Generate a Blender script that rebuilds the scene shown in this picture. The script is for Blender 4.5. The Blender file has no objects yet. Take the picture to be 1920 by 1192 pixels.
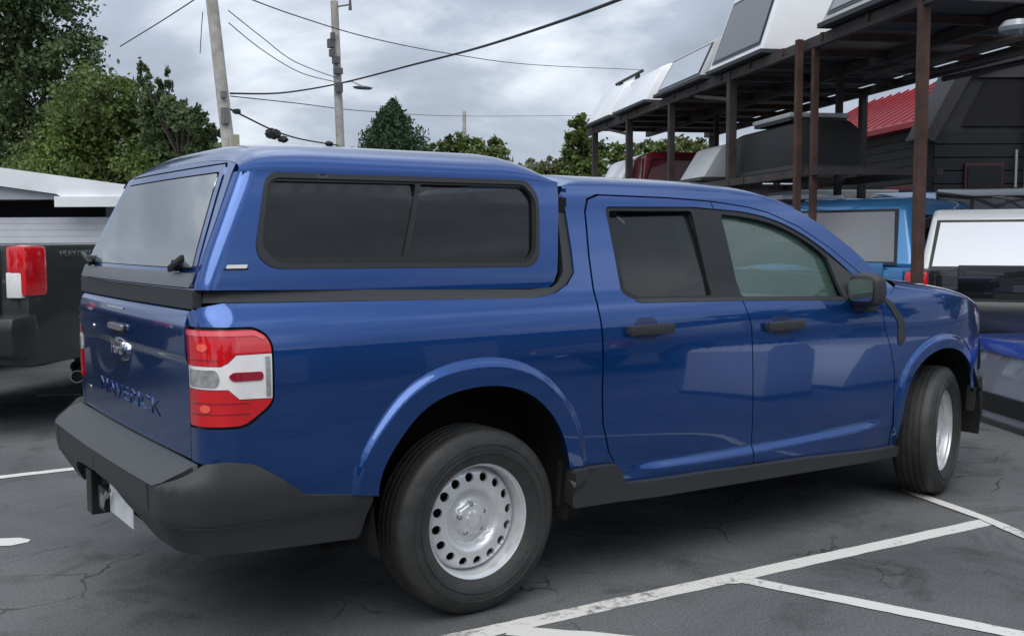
import bpy, bmesh, random
from math import *
from mathutils import Vector, Matrix, Euler
from mathutils.geometry import delaunay_2d_cdt

# ------------------------------------------------------------------ camera, sky, sun, exposure
sc = bpy.context.scene
CAM = (-2.12004, -4.08409, 1.4357); YAW, PIT, ROL, FPX = .9522, -.0785, -.004, 1921.4
fw = Vector((cos(PIT)*cos(YAW), cos(PIT)*sin(YAW), sin(PIT)))
rt = fw.cross(Vector((0, 0, 1))).normalized(); up = rt.cross(fw)
r2 = rt*cos(ROL)+up*sin(ROL); u2 = -rt*sin(ROL)+up*cos(ROL)
cd = bpy.data.cameras.new("camera"); cam = bpy.data.objects.new("camera", cd); sc.collection.objects.link(cam)
M = Matrix((r2, u2, -fw)).transposed().to_4x4(); M.translation = CAM; cam.matrix_world = M
cd.sensor_width = 36; cd.lens = FPX/1920*36; cd.clip_start = .05; cd.clip_end = 2000
sc.camera = cam

SUN_EL, SUN_AZ = radians(60), radians(222)      # azimuth measured from +x towards +y
world = bpy.data.worlds.new("World"); sc.world = world; world.use_nodes = True
nt = world.node_tree; nt.nodes.clear(); N = nt.nodes.new; L = nt.links.new
wo = N('ShaderNodeOutputWorld'); bg = N('ShaderNodeBackground'); bg.inputs[1].default_value = .1
sky = N('ShaderNodeTexSky'); sky.sky_type = 'NISHITA'; sky.sun_disc = False
sky.sun_elevation = SUN_EL; sky.sun_rotation = radians(90)-SUN_AZ; sky.dust_density = 3
tc = N('ShaderNodeTexCoord'); sep = N('ShaderNodeSeparateXYZ'); L(tc.outputs['Generated'], sep.inputs[0])
# flatten the cloud layer: direction divided by height above the horizon
mx = N('ShaderNodeMath'); mx.operation = 'MAXIMUM'; mx.inputs[1].default_value = 0; L(sep.outputs[2], mx.inputs[0])
ad = N('ShaderNodeMath'); ad.operation = 'ADD'; ad.inputs[1].default_value = .34; L(mx.outputs[0], ad.inputs[0])
dv = N('ShaderNodeVectorMath'); dv.operation = 'DIVIDE'; L(tc.outputs['Generated'], dv.inputs[0])
cb = N('ShaderNodeCombineXYZ')
for k in range(3): L(ad.outputs[0], cb.inputs[k])
L(cb.outputs[0], dv.inputs[1])
n1 = N('ShaderNodeTexNoise'); n1.inputs['Scale'].default_value = 1.9; n1.inputs['Detail'].default_value = 7; n1.inputs['Roughness'].default_value = .52; n1.inputs['Distortion'].default_value = .25
L(dv.outputs[0], n1.inputs['Vector'])
cr = N('ShaderNodeValToRGB'); L(n1.outputs[0], cr.inputs[0])
e = cr.color_ramp.elements
e[0].position = .36; e[0].color = (.245, .285, .345, 1); e[1].position = .70; e[1].color = (.80, .84, .89, 1)
m = cr.color_ramp.elements.new(.52); m.color = (.37, .42, .50, 1)
el = N('ShaderNodeMapRange'); el.inputs[1].default_value = .15; el.inputs[2].default_value = .9; el.inputs[3].default_value = 10; el.inputs[4].default_value = 17
L(sep.outputs[2], el.inputs[0])
sm = N('ShaderNodeVectorMath'); sm.operation = 'SCALE'; L(cr.outputs[0], sm.inputs[0]); L(el.outputs[0], sm.inputs['Scale'])
mix = N('ShaderNodeMix'); mix.data_type = 'RGBA'; mix.inputs[0].default_value = .93
L(sky.outputs[0], mix.inputs[6]); L(sm.outputs[0], mix.inputs[7]); L(mix.outputs[2], bg.inputs[0]); L(bg.outputs[0], wo.inputs[0])
sd = bpy.data.lights.new("sun", 'SUN'); so = bpy.data.objects.new("sun", sd); sc.collection.objects.link(so)
sd.energy = 1.5; sd.angle = radians(60); sd.color = (1, .96, .9)
so.rotation_euler = Vector((cos(SUN_EL)*cos(SUN_AZ), cos(SUN_EL)*sin(SUN_AZ), sin(SUN_EL))).to_track_quat('Z', 'Y').to_euler()
sc.view_settings.view_transform = 'Standard'; sc.view_settings.look = 'None'; sc.view_settings.gamma = 1
sc.view_settings.exposure = .45
sc.cycles.max_bounces = 8; sc.cycles.transparent_max_bounces = 16; sc.cycles.use_denoising = True

# ------------------------------------------------------------------ materials
MAT = {}
def mat(name, col, rough=.5, metal=0, coat=0, vary=0, scale=8, bump=0, bscale=40, spec=.5, trans=0, col2=None, coat_rough=.03, emit=0):
    if name in MAT: return MAT[name]
    m = bpy.data.materials.new(name); m.use_nodes = True; t = m.node_tree; b = t.nodes['Principled BSDF']
    b.inputs['Base Color'].default_value = (*col, 1); b.inputs['Roughness'].default_value = rough; b.inputs['Metallic'].default_value = metal
    b.inputs['Coat Weight'].default_value = coat; b.inputs['Coat Roughness'].default_value = coat_rough
    b.inputs['Specular IOR Level'].default_value = spec; b.inputs['Transmission Weight'].default_value = trans
    c = t.nodes.new('ShaderNodeTexCoord')
    if vary or col2:
        n = t.nodes.new('ShaderNodeTexNoise'); n.inputs['Scale'].default_value = scale; n.inputs['Detail'].default_value = 8
        t.links.new(c.outputs['Object'], n.inputs['Vector'])
        r = t.nodes.new('ShaderNodeValToRGB'); t.links.new(n.outputs[0], r.inputs[0])
        c2 = col2 if col2 else tuple(min(1, x*(1+vary)) for x in col); c1 = col if col2 else tuple(x*(1-vary) for x in col)
        r.color_ramp.elements[0].position = .35; r.color_ramp.elements[1].position = .68
        r.color_ramp.elements[0].color = (*c1, 1); r.color_ramp.elements[1].color = (*c2, 1)
        t.links.new(r.outputs[0], b.inputs['Base Color'])
    if bump:
        n = t.nodes.new('ShaderNodeTexNoise'); n.inputs['Scale'].default_value = bscale; n.inputs['Detail'].default_value = 4
        t.links.new(c.outputs['Object'], n.inputs['Vector'])
        bp = t.nodes.new('ShaderNodeBump'); bp.inputs['Strength'].default_value = bump; bp.inputs['Distance'].default_value = .01
        t.links.new(n.outputs[0], bp.inputs['Height']); t.links.new(bp.outputs[0], b.inputs['Normal'])
    MAT[name] = m; return m
def glass(name, tint, opac, rough=.0, diff=(.02, .022, .022), refl=.08):
    """thin sheet of glass: part flat diffuse colour, part see-through, with a mirror coat"""
    m = bpy.data.materials.new(name); m.use_nodes = True; t = m.node_tree; t.nodes.clear(); A = t.nodes.new
    o = A('ShaderNodeOutputMaterial'); tr = A('ShaderNodeBsdfTransparent'); tr.inputs[0].default_value = (*tint, 1)
    df = A('ShaderNodeBsdfDiffuse'); df.inputs[0].default_value = (*diff, 1)
    gl = A('ShaderNodeBsdfGlossy'); gl.inputs[1].default_value = rough if 0 else rough
    lw = A('ShaderNodeLayerWeight'); lw.inputs[0].default_value = .25
    mr = A('ShaderNodeMapRange'); mr.inputs[3].default_value = refl; mr.inputs[4].default_value = .95; t.links.new(lw.outputs['Fresnel'], mr.inputs[0])
    m1 = A('ShaderNodeMixShader'); m1.inputs[0].default_value = opac; t.links.new(tr.outputs[0], m1.inputs[1]); t.links.new(df.outputs[0], m1.inputs[2])
    m2 = A('ShaderNodeMixShader'); t.links.new(mr.outputs[0], m2.inputs[0]); t.links.new(m1.outputs[0], m2.inputs[1]); t.links.new(gl.outputs[0], m2.inputs[2])
    t.links.new(m2.outputs[0], o.inputs[0]); MAT[name] = m; return m
PAINT = mat('blue_paint', (.0030, .060, .255), .24, .72, 1, spec=.4); PAINT.node_tree.nodes['Principled BSDF'].inputs['Coat IOR'].default_value = 1.62
BLACKP = mat('black_plastic', (.030, .032, .034), .48, bump=.12, bscale=350)
GREYP = mat('grey_plastic', (.034, .036, .038), .55, bump=.15, bscale=300)
PAD = mat('step_pad', (.045, .047, .050), .45, bump=.25, bscale=150)
TRIM = mat('gloss_black', (.010, .011, .012), .32, spec=.35)
RUBBER = mat('rubber', (.030, .030, .029), .55, bump=.2, bscale=60, vary=.25, scale=14)
STEELP = mat('silver_wheel_paint', (.70, .71, .72), .30, .45, vary=.06, scale=20)
CHROME = mat('chrome', (.7, .7, .7), .12, 1)
VOID = mat('dark_underbody', (.006, .006, .006), .9)
REDL = mat('red_lens', (.66, .006, .014), .14, coat=1, vary=.10, scale=7)
REDD = mat('deep_red_lens', (.30, .004, .02), .15, coat=1)
WHL = mat('clear_lens', (.85, .82, .82), .16, coat=1, vary=.04, scale=30)
GRYL = mat('reverse_lens', (.30, .31, .31), .15, coat=1, vary=.3, scale=35)
WHITE = mat('white_print', (.75, .75, .75), .5)
DGLASS = glass('dark_tinted_glass', (.16, .18, .18), .60, .01, (.010, .013, .014), .035)
CGLASS = glass('green_veil_glass', (.74, .94, .86), .17, .0, (.28, .50, .40), .08)  # pale green veil in the colour stands in for reflections and bright view through
HGLASS = glass('hatch_glass', (.10, .11, .11), .8, .03, (.17, .18, .185), .42)

# ------------------------------------------------------------------ objects
def link(o, parent=None):
    sc.collection.objects.link(o)
    if parent: o.parent = parent
    return o
def lab(s):
    if not 4 <= len(s.split()) <= 16: print('BADLABEL', s)
def tag(o, label=None, cat=None, group=None, kind=None):
    if label: lab(label); o['label'] = label
    if cat: o['category'] = cat
    if group: o['group'] = group
    if kind: o['kind'] = kind
    return o
def empty(name, loc=(0, 0, 0), rz=0):
    o = bpy.data.objects.new(name, None); o.location = loc; o.rotation_euler = (0, 0, rz); o.empty_display_size = .2; return link(o)
def mobj(name, verts, faces, m, parent=None, smooth=False, loc=None):
    me = bpy.data.meshes.new(name); me.from_pydata([tuple(v) for v in verts], [], faces)
    me.materials.append(m)
    if smooth: me.polygons.foreach_set('use_smooth', [True]*len(me.polygons))
    me.update(); o = link(bpy.data.objects.new(name, me), parent)
    if loc: o.location = loc
    return o
def copy_tree(o, parent=None):
    c = o.copy(); sc.collection.objects.link(c); c.parent = parent
    for ch in [x for x in sc.objects if x.parent == o and x != c]: copy_tree(ch, c)
    return c
class MB:
    """collects shapes into one mesh"""
    def __init__(s): s.v = []; s.f = []
    def add(s, v, f):
        b = len(s.v); s.v += [tuple(x) for x in v]; s.f += [tuple(i+b for i in q) for q in f]; return s
    def box(s, x0, x1, y0, y1, z0, z1, mtx=None, c=0):
        bm = bmesh.new(); bmesh.ops.create_cube(bm, size=1)
        for v in bm.verts: v.co = Vector(((x0+x1)/2+v.co.x*(x1-x0), (y0+y1)/2+v.co.y*(y1-y0), (z0+z1)/2+v.co.z*(z1-z0)))
        if c: bmesh.ops.bevel(bm, geom=bm.edges[:], offset=c, segments=2, affect='EDGES', profile=.6)
        return s.bm(bm, mtx)
    def bm(s, bm, mtx=None):
        bm.verts.index_update(); s.add([(mtx @ v.co) if mtx else v.co for v in bm.verts], [[v.index for v in f.verts] for f in bm.faces]); bm.free(); return s
    def tube(s, pts, r, n=8, r1=None, cap=True):
        pts = [Vector(p) for p in pts]; rings = []
        for i, p in enumerate(pts):
            d = (pts[min(i+1, len(pts)-1)]-pts[max(i-1, 0)]).normalized()
            a = d.cross(Vector((0, 0, 1)))
            if a.length < 1e-3: a = d.cross(Vector((1, 0, 0)))
            a.normalize(); b = d.cross(a); rr = r if r1 is None else r+(r1-r)*i/(len(pts)-1)
            rings.append([p+(a*cos(2*pi*k/n)+b*sin(2*pi*k/n))*rr for k in range(n)])
        v = [q for R in rings for q in R]
        f = [(i*n+k, i*n+(k+1) % n, (i+1)*n+(k+1) % n, (i+1)*n+k) for i in range(len(pts)-1) for k in range(n)]
        if cap: f += [tuple(range(n))[::-1], tuple(range((len(pts)-1)*n, len(pts)*n))]
        return s.add(v, f)
    def lathe(s, prof, n=64, axis='y'):
        v = []
        for (r, h) in prof:
            for k in range(n):
                a = 2*pi*k/n; v.append((r*cos(a), h, r*sin(a)) if axis == 'y' else (r*cos(a), r*sin(a), h))
        f = [(i*n+k, i*n+(k+1) % n, (i+1)*n+(k+1) % n, (i+1)*n+k) for i in range(len(prof)-1) for k in range(n)]
        return s.add(v, f)
    def prism(s, poly, y0, y1, mtx=None, c=0, seg=2, taper=0, ztap=0):
        """poly in x,z pulled along y; taper narrows y above ztap"""
        bm = bmesh.new(); a = [bm.verts.new((x, y0, z)) for x, z in poly]; b = [bm.verts.new((x, y1, z)) for x, z in poly]
        n = len(poly)
        try: bm.faces.new(a)
        except Exception: pass
        bm.faces.new(b[::-1])
        for i in range(n): bm.faces.new((a[i], b[i], b[(i+1) % n], a[(i+1) % n]))
        bmesh.ops.recalc_face_normals(bm, faces=bm.faces)
        if taper:
            for v in bm.verts:
                if v.co.z > ztap: v.co.y = (y0+y1)/2+(v.co.y-(y0+y1)/2)*(1-taper*(v.co.z-ztap))
        if c: bmesh.ops.bevel(bm, geom=[e for e in bm.edges if e.calc_face_angle(0) > .3], offset=c, segments=seg, affect='EDGES', profile=.6, clamp_overlap=True)
        return s.bm(bm, mtx)
    def build(s, name, m, parent=None, smooth=False, loc=None):
        o = mobj(name, s.v, s.f, m, parent, smooth, loc)
        if smooth == 'auto': autosmooth(o)
        return o
def autosmooth(o, ang=35):
    me = o.data; me.polygons.foreach_set('use_smooth', [True]*len(me.polygons))
    bm = bmesh.new(); bm.from_mesh(me)
    for e in bm.edges:
        if e.calc_face_angle(0) > radians(ang): e.smooth = False
    bm.to_mesh(me); bm.free(); return o

# curved panels cut from a surface P(u,v,offset)
def fillet(pts, r, n=5):
    """round the corners of a closed polygon; r one value or one per corner"""
    out = []; m = len(pts)
    for i, p in enumerate(pts):
        ri = r[i] if isinstance(r, (list, tuple)) else r
        a, b = Vector(pts[i-1]), Vector(pts[(i+1) % m]); p = Vector(p)
        da, db = a-p, b-p
        ri = min(ri, da.length*.48, db.length*.48)
        if ri < 1e-4: out.append(tuple(p)); continue
        A, B = p+da.normalized()*ri, p+db.normalized()*ri
        for k in range(n+1):
            t = k/n; out.append(tuple(A*(1-t)**2+p*2*t*(1-t)+B*t*t))
    return out
def resamp(poly, step):
    out = []
    for i, p in enumerate(poly):
        q = poly[(i+1) % len(poly)]; d = hypot(q[0]-p[0], q[1]-p[1]); n = max(1, ceil(d/step))
        if d < 1e-6: continue
        out += [(p[0]+(q[0]-p[0])*k/n, p[1]+(q[1]-p[1])*k/n) for k in range(n)]
    return out
def inside(x, y, poly):
    c = False; j = len(poly)-1
    for i in range(len(poly)):
        xi, yi = poly[i]; xj, yj = poly[j]
        if (yi > y) != (yj > y) and x < (xj-xi)*(y-yi)/(yj-yi)+xi: c = not c
        j = i
    return c
CACHE = {}
def panel(name, P, outline, m, parent=None, holes=(), step=.035, off=0, thick=.015, flip=1, fine=None, mirror=False):
    if mirror and CACHE.get(name):
        V, F, vn = CACHE[name].pop(0); V = [(x, -y, z) for x, y, z in V]
        o = mobj(name, V, [f[::-1] for f in F], m, parent, True)
        o.data.normals_split_custom_set_from_vertices([(x, -y, z) for x, y, z in vn]); return o
    sgn = -1 if mirror else 1
    def Q(u, v, o=0):
        p = P(u, v, o+off); return Vector((p[0], p[1]*sgn, p[2]))
    outline = resamp(outline, step); holes = [resamp(h, step) for h in holes]
    pts = []; edges = []
    for lp in [outline]+holes:
        b = len(pts); n = len(lp); pts += lp; edges += [(b+i, b+(i+1) % n) for i in range(n)]
    xs = [p[0] for p in outline]; ys = [p[1] for p in outline]
    def grid(st, cond=None):
        u = min(xs)+st*.5; i = 0
        while u < max(xs):
            v = min(ys)+st*(.25 if i % 2 else .75)
            while v < max(ys):
                if (cond is None or cond(u, v)) and inside(u, v, outline) and not any(inside(u, v, h) for h in holes): pts.append((u, v))
                v += st
            u += st*.87; i += 1
    if fine:
        lv = fine if isinstance(fine, list) else [fine]          # finest first
        for k, (st_, cond) in enumerate(lv): grid(st_, lambda u, v: cond(u, v) and not any(c2(u, v) for _, c2 in lv[:k]))
        grid(step, lambda u, v: not any(c2(u, v) for _, c2 in lv))
    else: grid(step)
    vo, eo, fo, *_ = delaunay_2d_cdt([Vector(p) for p in pts], edges, [], 0, 1e-5)
    keep = []
    for f in fo:
        cx = sum(vo[i][0] for i in f)/3; cy = sum(vo[i][1] for i in f)/3
        if inside(cx, cy, outline) and not any(inside(cx, cy, h) for h in holes): keep.append(f)
    used = sorted({i for f in keep for i in f}); mp = {i: k for k, i in enumerate(used)}
    V = []; NR = []
    h = 1.5e-3; s2 = flip*sgn
    for i in used:
        u, v = vo[i]; p = Q(u, v); V.append(p)
        n = (Q(u+h, v)-Q(u-h, v)).cross(Q(u, v+h)-Q(u, v-h))*s2; n.normalize(); NR.append(n)
    F = []
    for f in keep:
        a, b, c = [mp[i] for i in f]
        if (V[b]-V[a]).cross(V[c]-V[a]).dot(NR[a]) < 0: b, c = c, b
        F.append((a, b, c))
    ns = len(V); nf = len(F)
    if thick:
        cnt = {}
        for f in F:
            for a, b in ((f[0], f[1]), (f[1], f[2]), (f[2], f[0])): cnt[(a, b)] = 1
        be = [k for k in cnt if (k[1], k[0]) not in cnt]
        ring = {}
        for a, b in be:
            for q in (a, b):
                if q not in ring:
                    ring[q] = len(V); V.append(V[q].copy()); V.append(V[q]-NR[q]*thick)
        for a, b in be: F.append((b and ring[b], ring[a], ring[a]+1, ring[b]+1))
    o = mobj(name, V, F, m, parent, True)
    me = o.data
    vn = [Vector(x.vector) for x in me.vertex_normals]
    for i in range(ns): vn[i] = NR[i]
    # flat hem edges keep their own normals
    me.polygons.foreach_set('use_smooth', [True]*len(me.polygons))
    me.normals_split_custom_set_from_vertices([tuple(n) for n in vn])
    if not mirror: CACHE.setdefault(name, []).append(([tuple(q) for q in V], F, [tuple(n) for n in vn]))
    return o
def gridsurf(name, fn, nu, nv, m, parent=None, closed=False):
    V = [fn(i/nu, j/nv) for i in range(nu+1) for j in range(nv+1)]
    F = [(i*(nv+1)+j, (i+1)*(nv+1)+j, (i+1)*(nv+1)+j+1, i*(nv+1)+j+1) for i in range(nu) for j in range(nv)]
    o = mobj(name, V, F, m, parent, True)
    bm = bmesh.new(); bm.from_mesh(o.data); bmesh.ops.remove_doubles(bm, verts=bm.verts, dist=1e-5); bmesh.ops.recalc_face_normals(bm, faces=bm.faces)
    bm.to_mesh(o.data); bm.free(); return o
def txt(name, s, size, m, parent, mtx, ext=.002, bold=0, sx=1):
    cu = bpy.data.curves.new(name, 'FONT'); cu.body = s; cu.size = size; cu.extrude = ext; cu.offset = bold; cu.align_x = 'CENTER'; cu.align_y = 'CENTER'; cu.resolution_u = 3
    t = bpy.data.objects.new(name, cu); sc.collection.objects.link(t)
    dg = bpy.context.evaluated_depsgraph_get(); me = bpy.data.meshes.new_from_object(t.evaluated_get(dg))
    bpy.data.objects.remove(t); me.transform(mtx @ Matrix.Diagonal((sx, 1, 1, 1))); me.materials.clear(); me.materials.append(m)
    o = bpy.data.objects.new(name, me); return link(o, parent)
def W(px, d, z=0, py=None):
    """point at depth d in front of the photograph's viewpoint, over picture column px, at height z (or picture row py)"""
    f = Vector((cos(YAW), sin(YAW), 0)); r = Vector((sin(YAW), -cos(YAW), 0))
    if py is not None: z = CAM[2]+(596-py)/FPX*d*1.0 + d*tan(PIT)
    p = Vector((CAM[0], CAM[1], 0))+f*d+r*((px-960)/FPX*d); p.z = z; return p

# ------------------------------------------------------------------ shapes of the blue pickup
def tab(z,T):
    xs=[t[0] for t in T]; ys=[t[1] for t in T]
    if z<=xs[0]: return ys[0]
    if z>=xs[-1]: return ys[-1]
    for i in range(len(xs)-1):
        if z<=xs[i+1]: break
    def m(i):
        if i==0: return (ys[1]-ys[0])/(xs[1]-xs[0])
        if i==len(xs)-1: return (ys[-1]-ys[-2])/(xs[-1]-xs[-2])
        a=(ys[i]-ys[i-1])/(xs[i]-xs[i-1]);b=(ys[i+1]-ys[i])/(xs[i+1]-xs[i])
        return 0 if a*b<=0 else 2*a*b/(a+b)
    h=xs[i+1]-xs[i];t=(z-xs[i])/h
    return (2*t**3-3*t*t+1)*ys[i]+(t**3-2*t*t+t)*h*m(i)+(-2*t**3+3*t*t)*ys[i+1]+(t**3-t*t)*h*m(i+1)
YB=[(.2,.87),(.40,.895),(.50,.905),(.62,.915),(.80,.918),(.95,.915),(1.06,.905),(1.12,.893),(1.17,.873),(1.205,.848),(1.25,.83),(1.40,.770),(1.62,.665),(1.66,.62)]
PX=[(-1.2,.05),(-1.0,.03),(-.6,.01),(0,0),(2.6,0),(3.0,.005),(3.3,.03),(3.5,.085),(3.7,.19),(3.95,.4)]
CB=[(1.21,.815),(1.25,.812),(1.4,.785),(1.6,.735),(1.66,.71)]
AIN=[(-0.452,0.50),(-0.444,0.595),(-0.406,0.669),(-0.357,0.733),(-0.298,0.798),(-0.227,0.843),(-0.145,0.871),(-0.040,0.884),(0.069,0.880),(0.170,0.852),(0.252,0.805),(0.323,0.733),(0.361,0.669),(0.390,0.599),(0.410,0.516)]
FIN=[(2.650,.45),(2.662,0.542),(2.695,0.654),(2.762,0.740),(2.883,0.805),(3.03,0.830),(3.18,0.805),(3.30,0.74),(3.38,0.654),(3.42,0.542),(3.43,.45)]
def sst(a,b,x):
    t=min(1,max(0,(x-a)/(b-a))); return t*t*(3-2*t)
def pdist(x,z,L):
    m=9
    for (a,b),(c,d) in zip(L,L[1:]):
        vx,vz=c-a,d-b; t=max(0,min(1,((x-a)*vx+(z-b)*vz)/(vx*vx+vz*vz)))
        m=min(m,hypot(x-a-t*vx,z-b-t*vz))
    return m
def spline(P,k=6):
    out=[]
    for i in range(len(P)-1):
        p0,p1,p2,p3=P[max(0,i-1)],P[i],P[i+1],P[min(len(P)-1,i+2)]
        for j in range(k):
            t=j/k; out.append(tuple(.5*(2*b+(c-a)*t+(2*a-5*b+4*c-d)*t*t+(3*b-a-3*c+d)*t**3) for a,b,c,d in zip(p0,p1,p2,p3)))
    return out+[P[-1]]
def relax(P,n):
    for _ in range(n): P=[P[0]]+[tuple((a+2*b+c)/4 for a,b,c in zip(P[i-1],P[i],P[i+1])) for i in range(1,len(P)-1)]+[P[-1]]
    return P
AIN=relax(spline(AIN,4),6); FIN=relax(spline(FIN,4),6)
def flare(x,z):
    if not(.3<z<1.06): return 0
    f=0
    if -.62<x<.58: f=.020*(1-sst(.07,.105,pdist(x,z,AIN)))
    elif 2.5<x<3.6: f=.018*(1-sst(.045,.08,pdist(x,z,FIN)))
    return f
def smooth(T, s, a, b, h=.002):
    raw = [tab(a+h*i, T) for i in range(int((b-a)/h)+1)]; k = int(3*s/h); w = [exp(-.5*(j*h/s)**2) for j in range(-k, k+1)]; sw = sum(w); n = len(raw)
    return (a, h, [sum(w[j+k]*raw[min(n-1, max(0, i+j))] for j in range(-k, k+1))/sw for i in range(n)])
def lut(S, x):
    a, h, L_ = S; t = (x-a)/h
    if t <= 1: return L_[0]
    if t >= len(L_)-3: return L_[-1]
    i = int(t); f = t-i; p0, p1, p2, p3 = L_[i-1], L_[i], L_[i+1], L_[i+2]
    return p1+.5*f*(p2-p0+f*(2*p0-5*p1+4*p2-p3+f*(3*(p1-p2)+p3-p0)))
SYB = smooth(YB, .013, .1, 1.8); SPX = smooth(PX, .08, -1.6, 4.2, .01); SCB = smooth(CB, .03, 1.0, 1.9)
RC=.13; XC=-.91
def crease(x,z):
    if not (.62 < x < 2.62 and z < .56): return 0
    return .020*(1-sst(.430+.02*(x-1.5)**2,.478+.02*(x-1.5)**2,z))*sst(.62,.95,x)*(1-sst(2.3,2.6,x))
def yb(x,z): return lut(SYB,z)-lut(SPX,x)+flare(x,z)+crease(x,z)
def PB(u,v,o=0):            # body side and rear corner
    if u>=XC: return (u,-(yb(u,v)+o),v)
    yc=yb(XC,v); a=(XC-u)/RC
    if a<pi/2: return (XC-(RC+o)*sin(a),-(yc-RC+(RC+o)*cos(a)),v)
    return (XC-RC-o,-(yc-RC-(a-pi/2)*RC),v)
# rear bumper: own plan curve
UB=[(.36,.835),(.45,.868),(.53,.908),(.62,.922),(.70,.908),(.76,.885)]
XR=[(.36,-1.07),(.45,-1.125),(.54,-1.165),(.63,-1.168),(.70,-1.10),(.76,-1.06)]
def PU(u,v,o=0):
    xc=-.995; r=.17; xr=tab(v,XR); yc=tab(v,UB)-.6*tab(max(u,xc),PX)
    if u>=xc: return (u,-(yc+o),v)
    a=(xc-u)/r
    if a<pi/2: return (xc-(xc-xr+o)*sin(a),-(yc-r+(r+o)*cos(a)),v)
    t=min(1,(a-pi/2)*r/.745)
    return (xr-o-.015*sin(t*pi/2),-(yc-r)*(1-t),v)
XRC=[(1.21,-1.035),(1.265,-1.028),(1.322,-1.009),(1.50,-.928),(1.66,-.850),(1.72,-.818),(1.8,-.76)]
XFC=[(1.21,.395),(1.295,.44),(1.45,.468),(1.61,.50),(1.7,.52)]
def ycap(v): return lut(SCB,v)
def PG(u,v,o=0): t=v-1.14; return (u,-(.866-.40*t-.12*t*t-.02*((u-1.5)/.9)**2+o),v)
def PC(u,v,o=0):            # cap side; u = x measured back to the vertical, sheared along the leaning tail
    r=.055; x0=-1.035
    w=max(0,min(1,(.35-u)/1.3)); sh=(tab(v,XRC)-x0)
    yc=ycap(v)
    if u>=x0+r: return (u+sh*w,-(yc+o),v)
    a=(x0+r-u)/r
    if a<pi/2: return (x0+r-(r+o)*sin(a)+sh,-(yc-r+(r+o)*cos(a)),v)
    return (x0+sh-o,-(yc-r-(a-pi/2)*r),v)
def PCR(u,v,o=0):           # cap tail, u = y
    return (tab(v,XRC)-.02*(1-(u/.76)**2)-o,u,v)
def PT(u,v,o=0):            # tailgate, u = y
    x=-1.04-.012*(1-(u/.72)**2)
    x+=.028*sst(1.17,1.225,v)**1.5
    x-=.012*sst(1.02,1.05,v)*(1-sst(1.13,1.2,v))
    return (x-o,u,v)

# ------------------------------------------------------------------ the blue pickup
T = empty('pickup_truck', (0, 0, 0))
tag(T, 'large blue crew cab pickup with a matching blue bed cap, in the foreground', 'pickup truck')
near_arch = [(.008, lambda u, v: 1.145 < v < 1.225 or (-.62 < u < .58 and .3 < v < 1.06 and .06 < pdist(u, v, AIN) < .115) or (2.5 < u < 3.6 and .3 < v < .95 and .035 < pdist(u, v, FIN) < .09) or (.6 < u < 2.62 and .41 < v < .52)),
    (.014, lambda u, v: v > .99 or u < -.88 or (-.66 < u < .62 and .3 < v < 1.08 and pdist(u, v, AIN) < .14) or (2.45 < u < 3.65 and .3 < v < .98 and pdist(u, v, FIN) < .12))]
SEAM_B = [(.767, 1.617), (.70, 1.597), (.664, 1.545), (.620, 1.357), (.601, 1.226), (.590, 1.141), (.594, 1.054), (.592, .95), (.585, .80), (.590, .68), (.625, .56), (.69, .46), (.71, .41)]
SEAM_M = [(1.455, 1.60), (1.452, 1.15), (1.487, 1.04), (1.496, .70), (1.51, .39)]
SEAM_F = [(2.50, 1.16), (2.478, 1.08), (2.50, .95), (2.545, .863), (2.585, .72), (2.592, .50), (2.588, .325)]
DOORTOP = [(1.18, 1.615), (1.455, 1.603)]
DOORTOP2 = [(1.514, 1.598), (1.70, 1.578), (1.83, 1.553), (2.02, 1.485), (2.20, 1.385), (2.36, 1.27), (2.46, 1.19)]
JOIN = [(.60, 1.652), (.80, 1.656), (1.3, 1.655), (1.6, 1.645), (1.80, 1.628), (1.95, 1.60), (2.08, 1.555), (2.23, 1.475), (2.38, 1.375), (2.52, 1.26), (2.62, 1.165)]
HOODJ = [(2.62, 1.165), (2.80, 1.145), (3.0, 1.125), (3.2, 1.098), (3.38, 1.055), (3.52, 1.005), (3.62, .95), (3.68, .87)]
DLO = fillet([(.781, 1.566), (1.321, 1.572), (1.675, 1.554), (1.886, 1.512), (2.086, 1.422), (2.242, 1.312), (2.345, 1.225), (2.33, 1.112), (1.479, 1.143), (.835, 1.160), (.745, 1.195)], [.03, 0, .2, .2, .2, .1, .02, .02, 0, .06, .03])
BEDSIDE = [(-1.15, 1.155), (-1.135, 1.175), (-1.06, 1.205), (-.95, 1.224), (.30, 1.197), (.40, 1.212), (.47, 1.243), (.522, 1.29), (.540, 1.40), (.555, 1.52), (.572, 1.62)]
BEDLOW = [(.415, .512), (.60, .505)]
LIGHT = fillet([(-1.15, 1.150), (-.865, 1.147), (-.826, 1.121), (-.809, 1.085), (-.815, .902), (-.835, .875), (-.911, .820), (-1.15, .815)], [0, .03, .02, .03, .02, .02, .03, 0])
def off_poly(P, d):
    cx = sum(p[0] for p in P)/len(P); cz = sum(p[1] for p in P)/len(P)
    return [(x+(d if x > cx else -d), z+(d if z > cz else -d)) for x, z in P]
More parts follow.
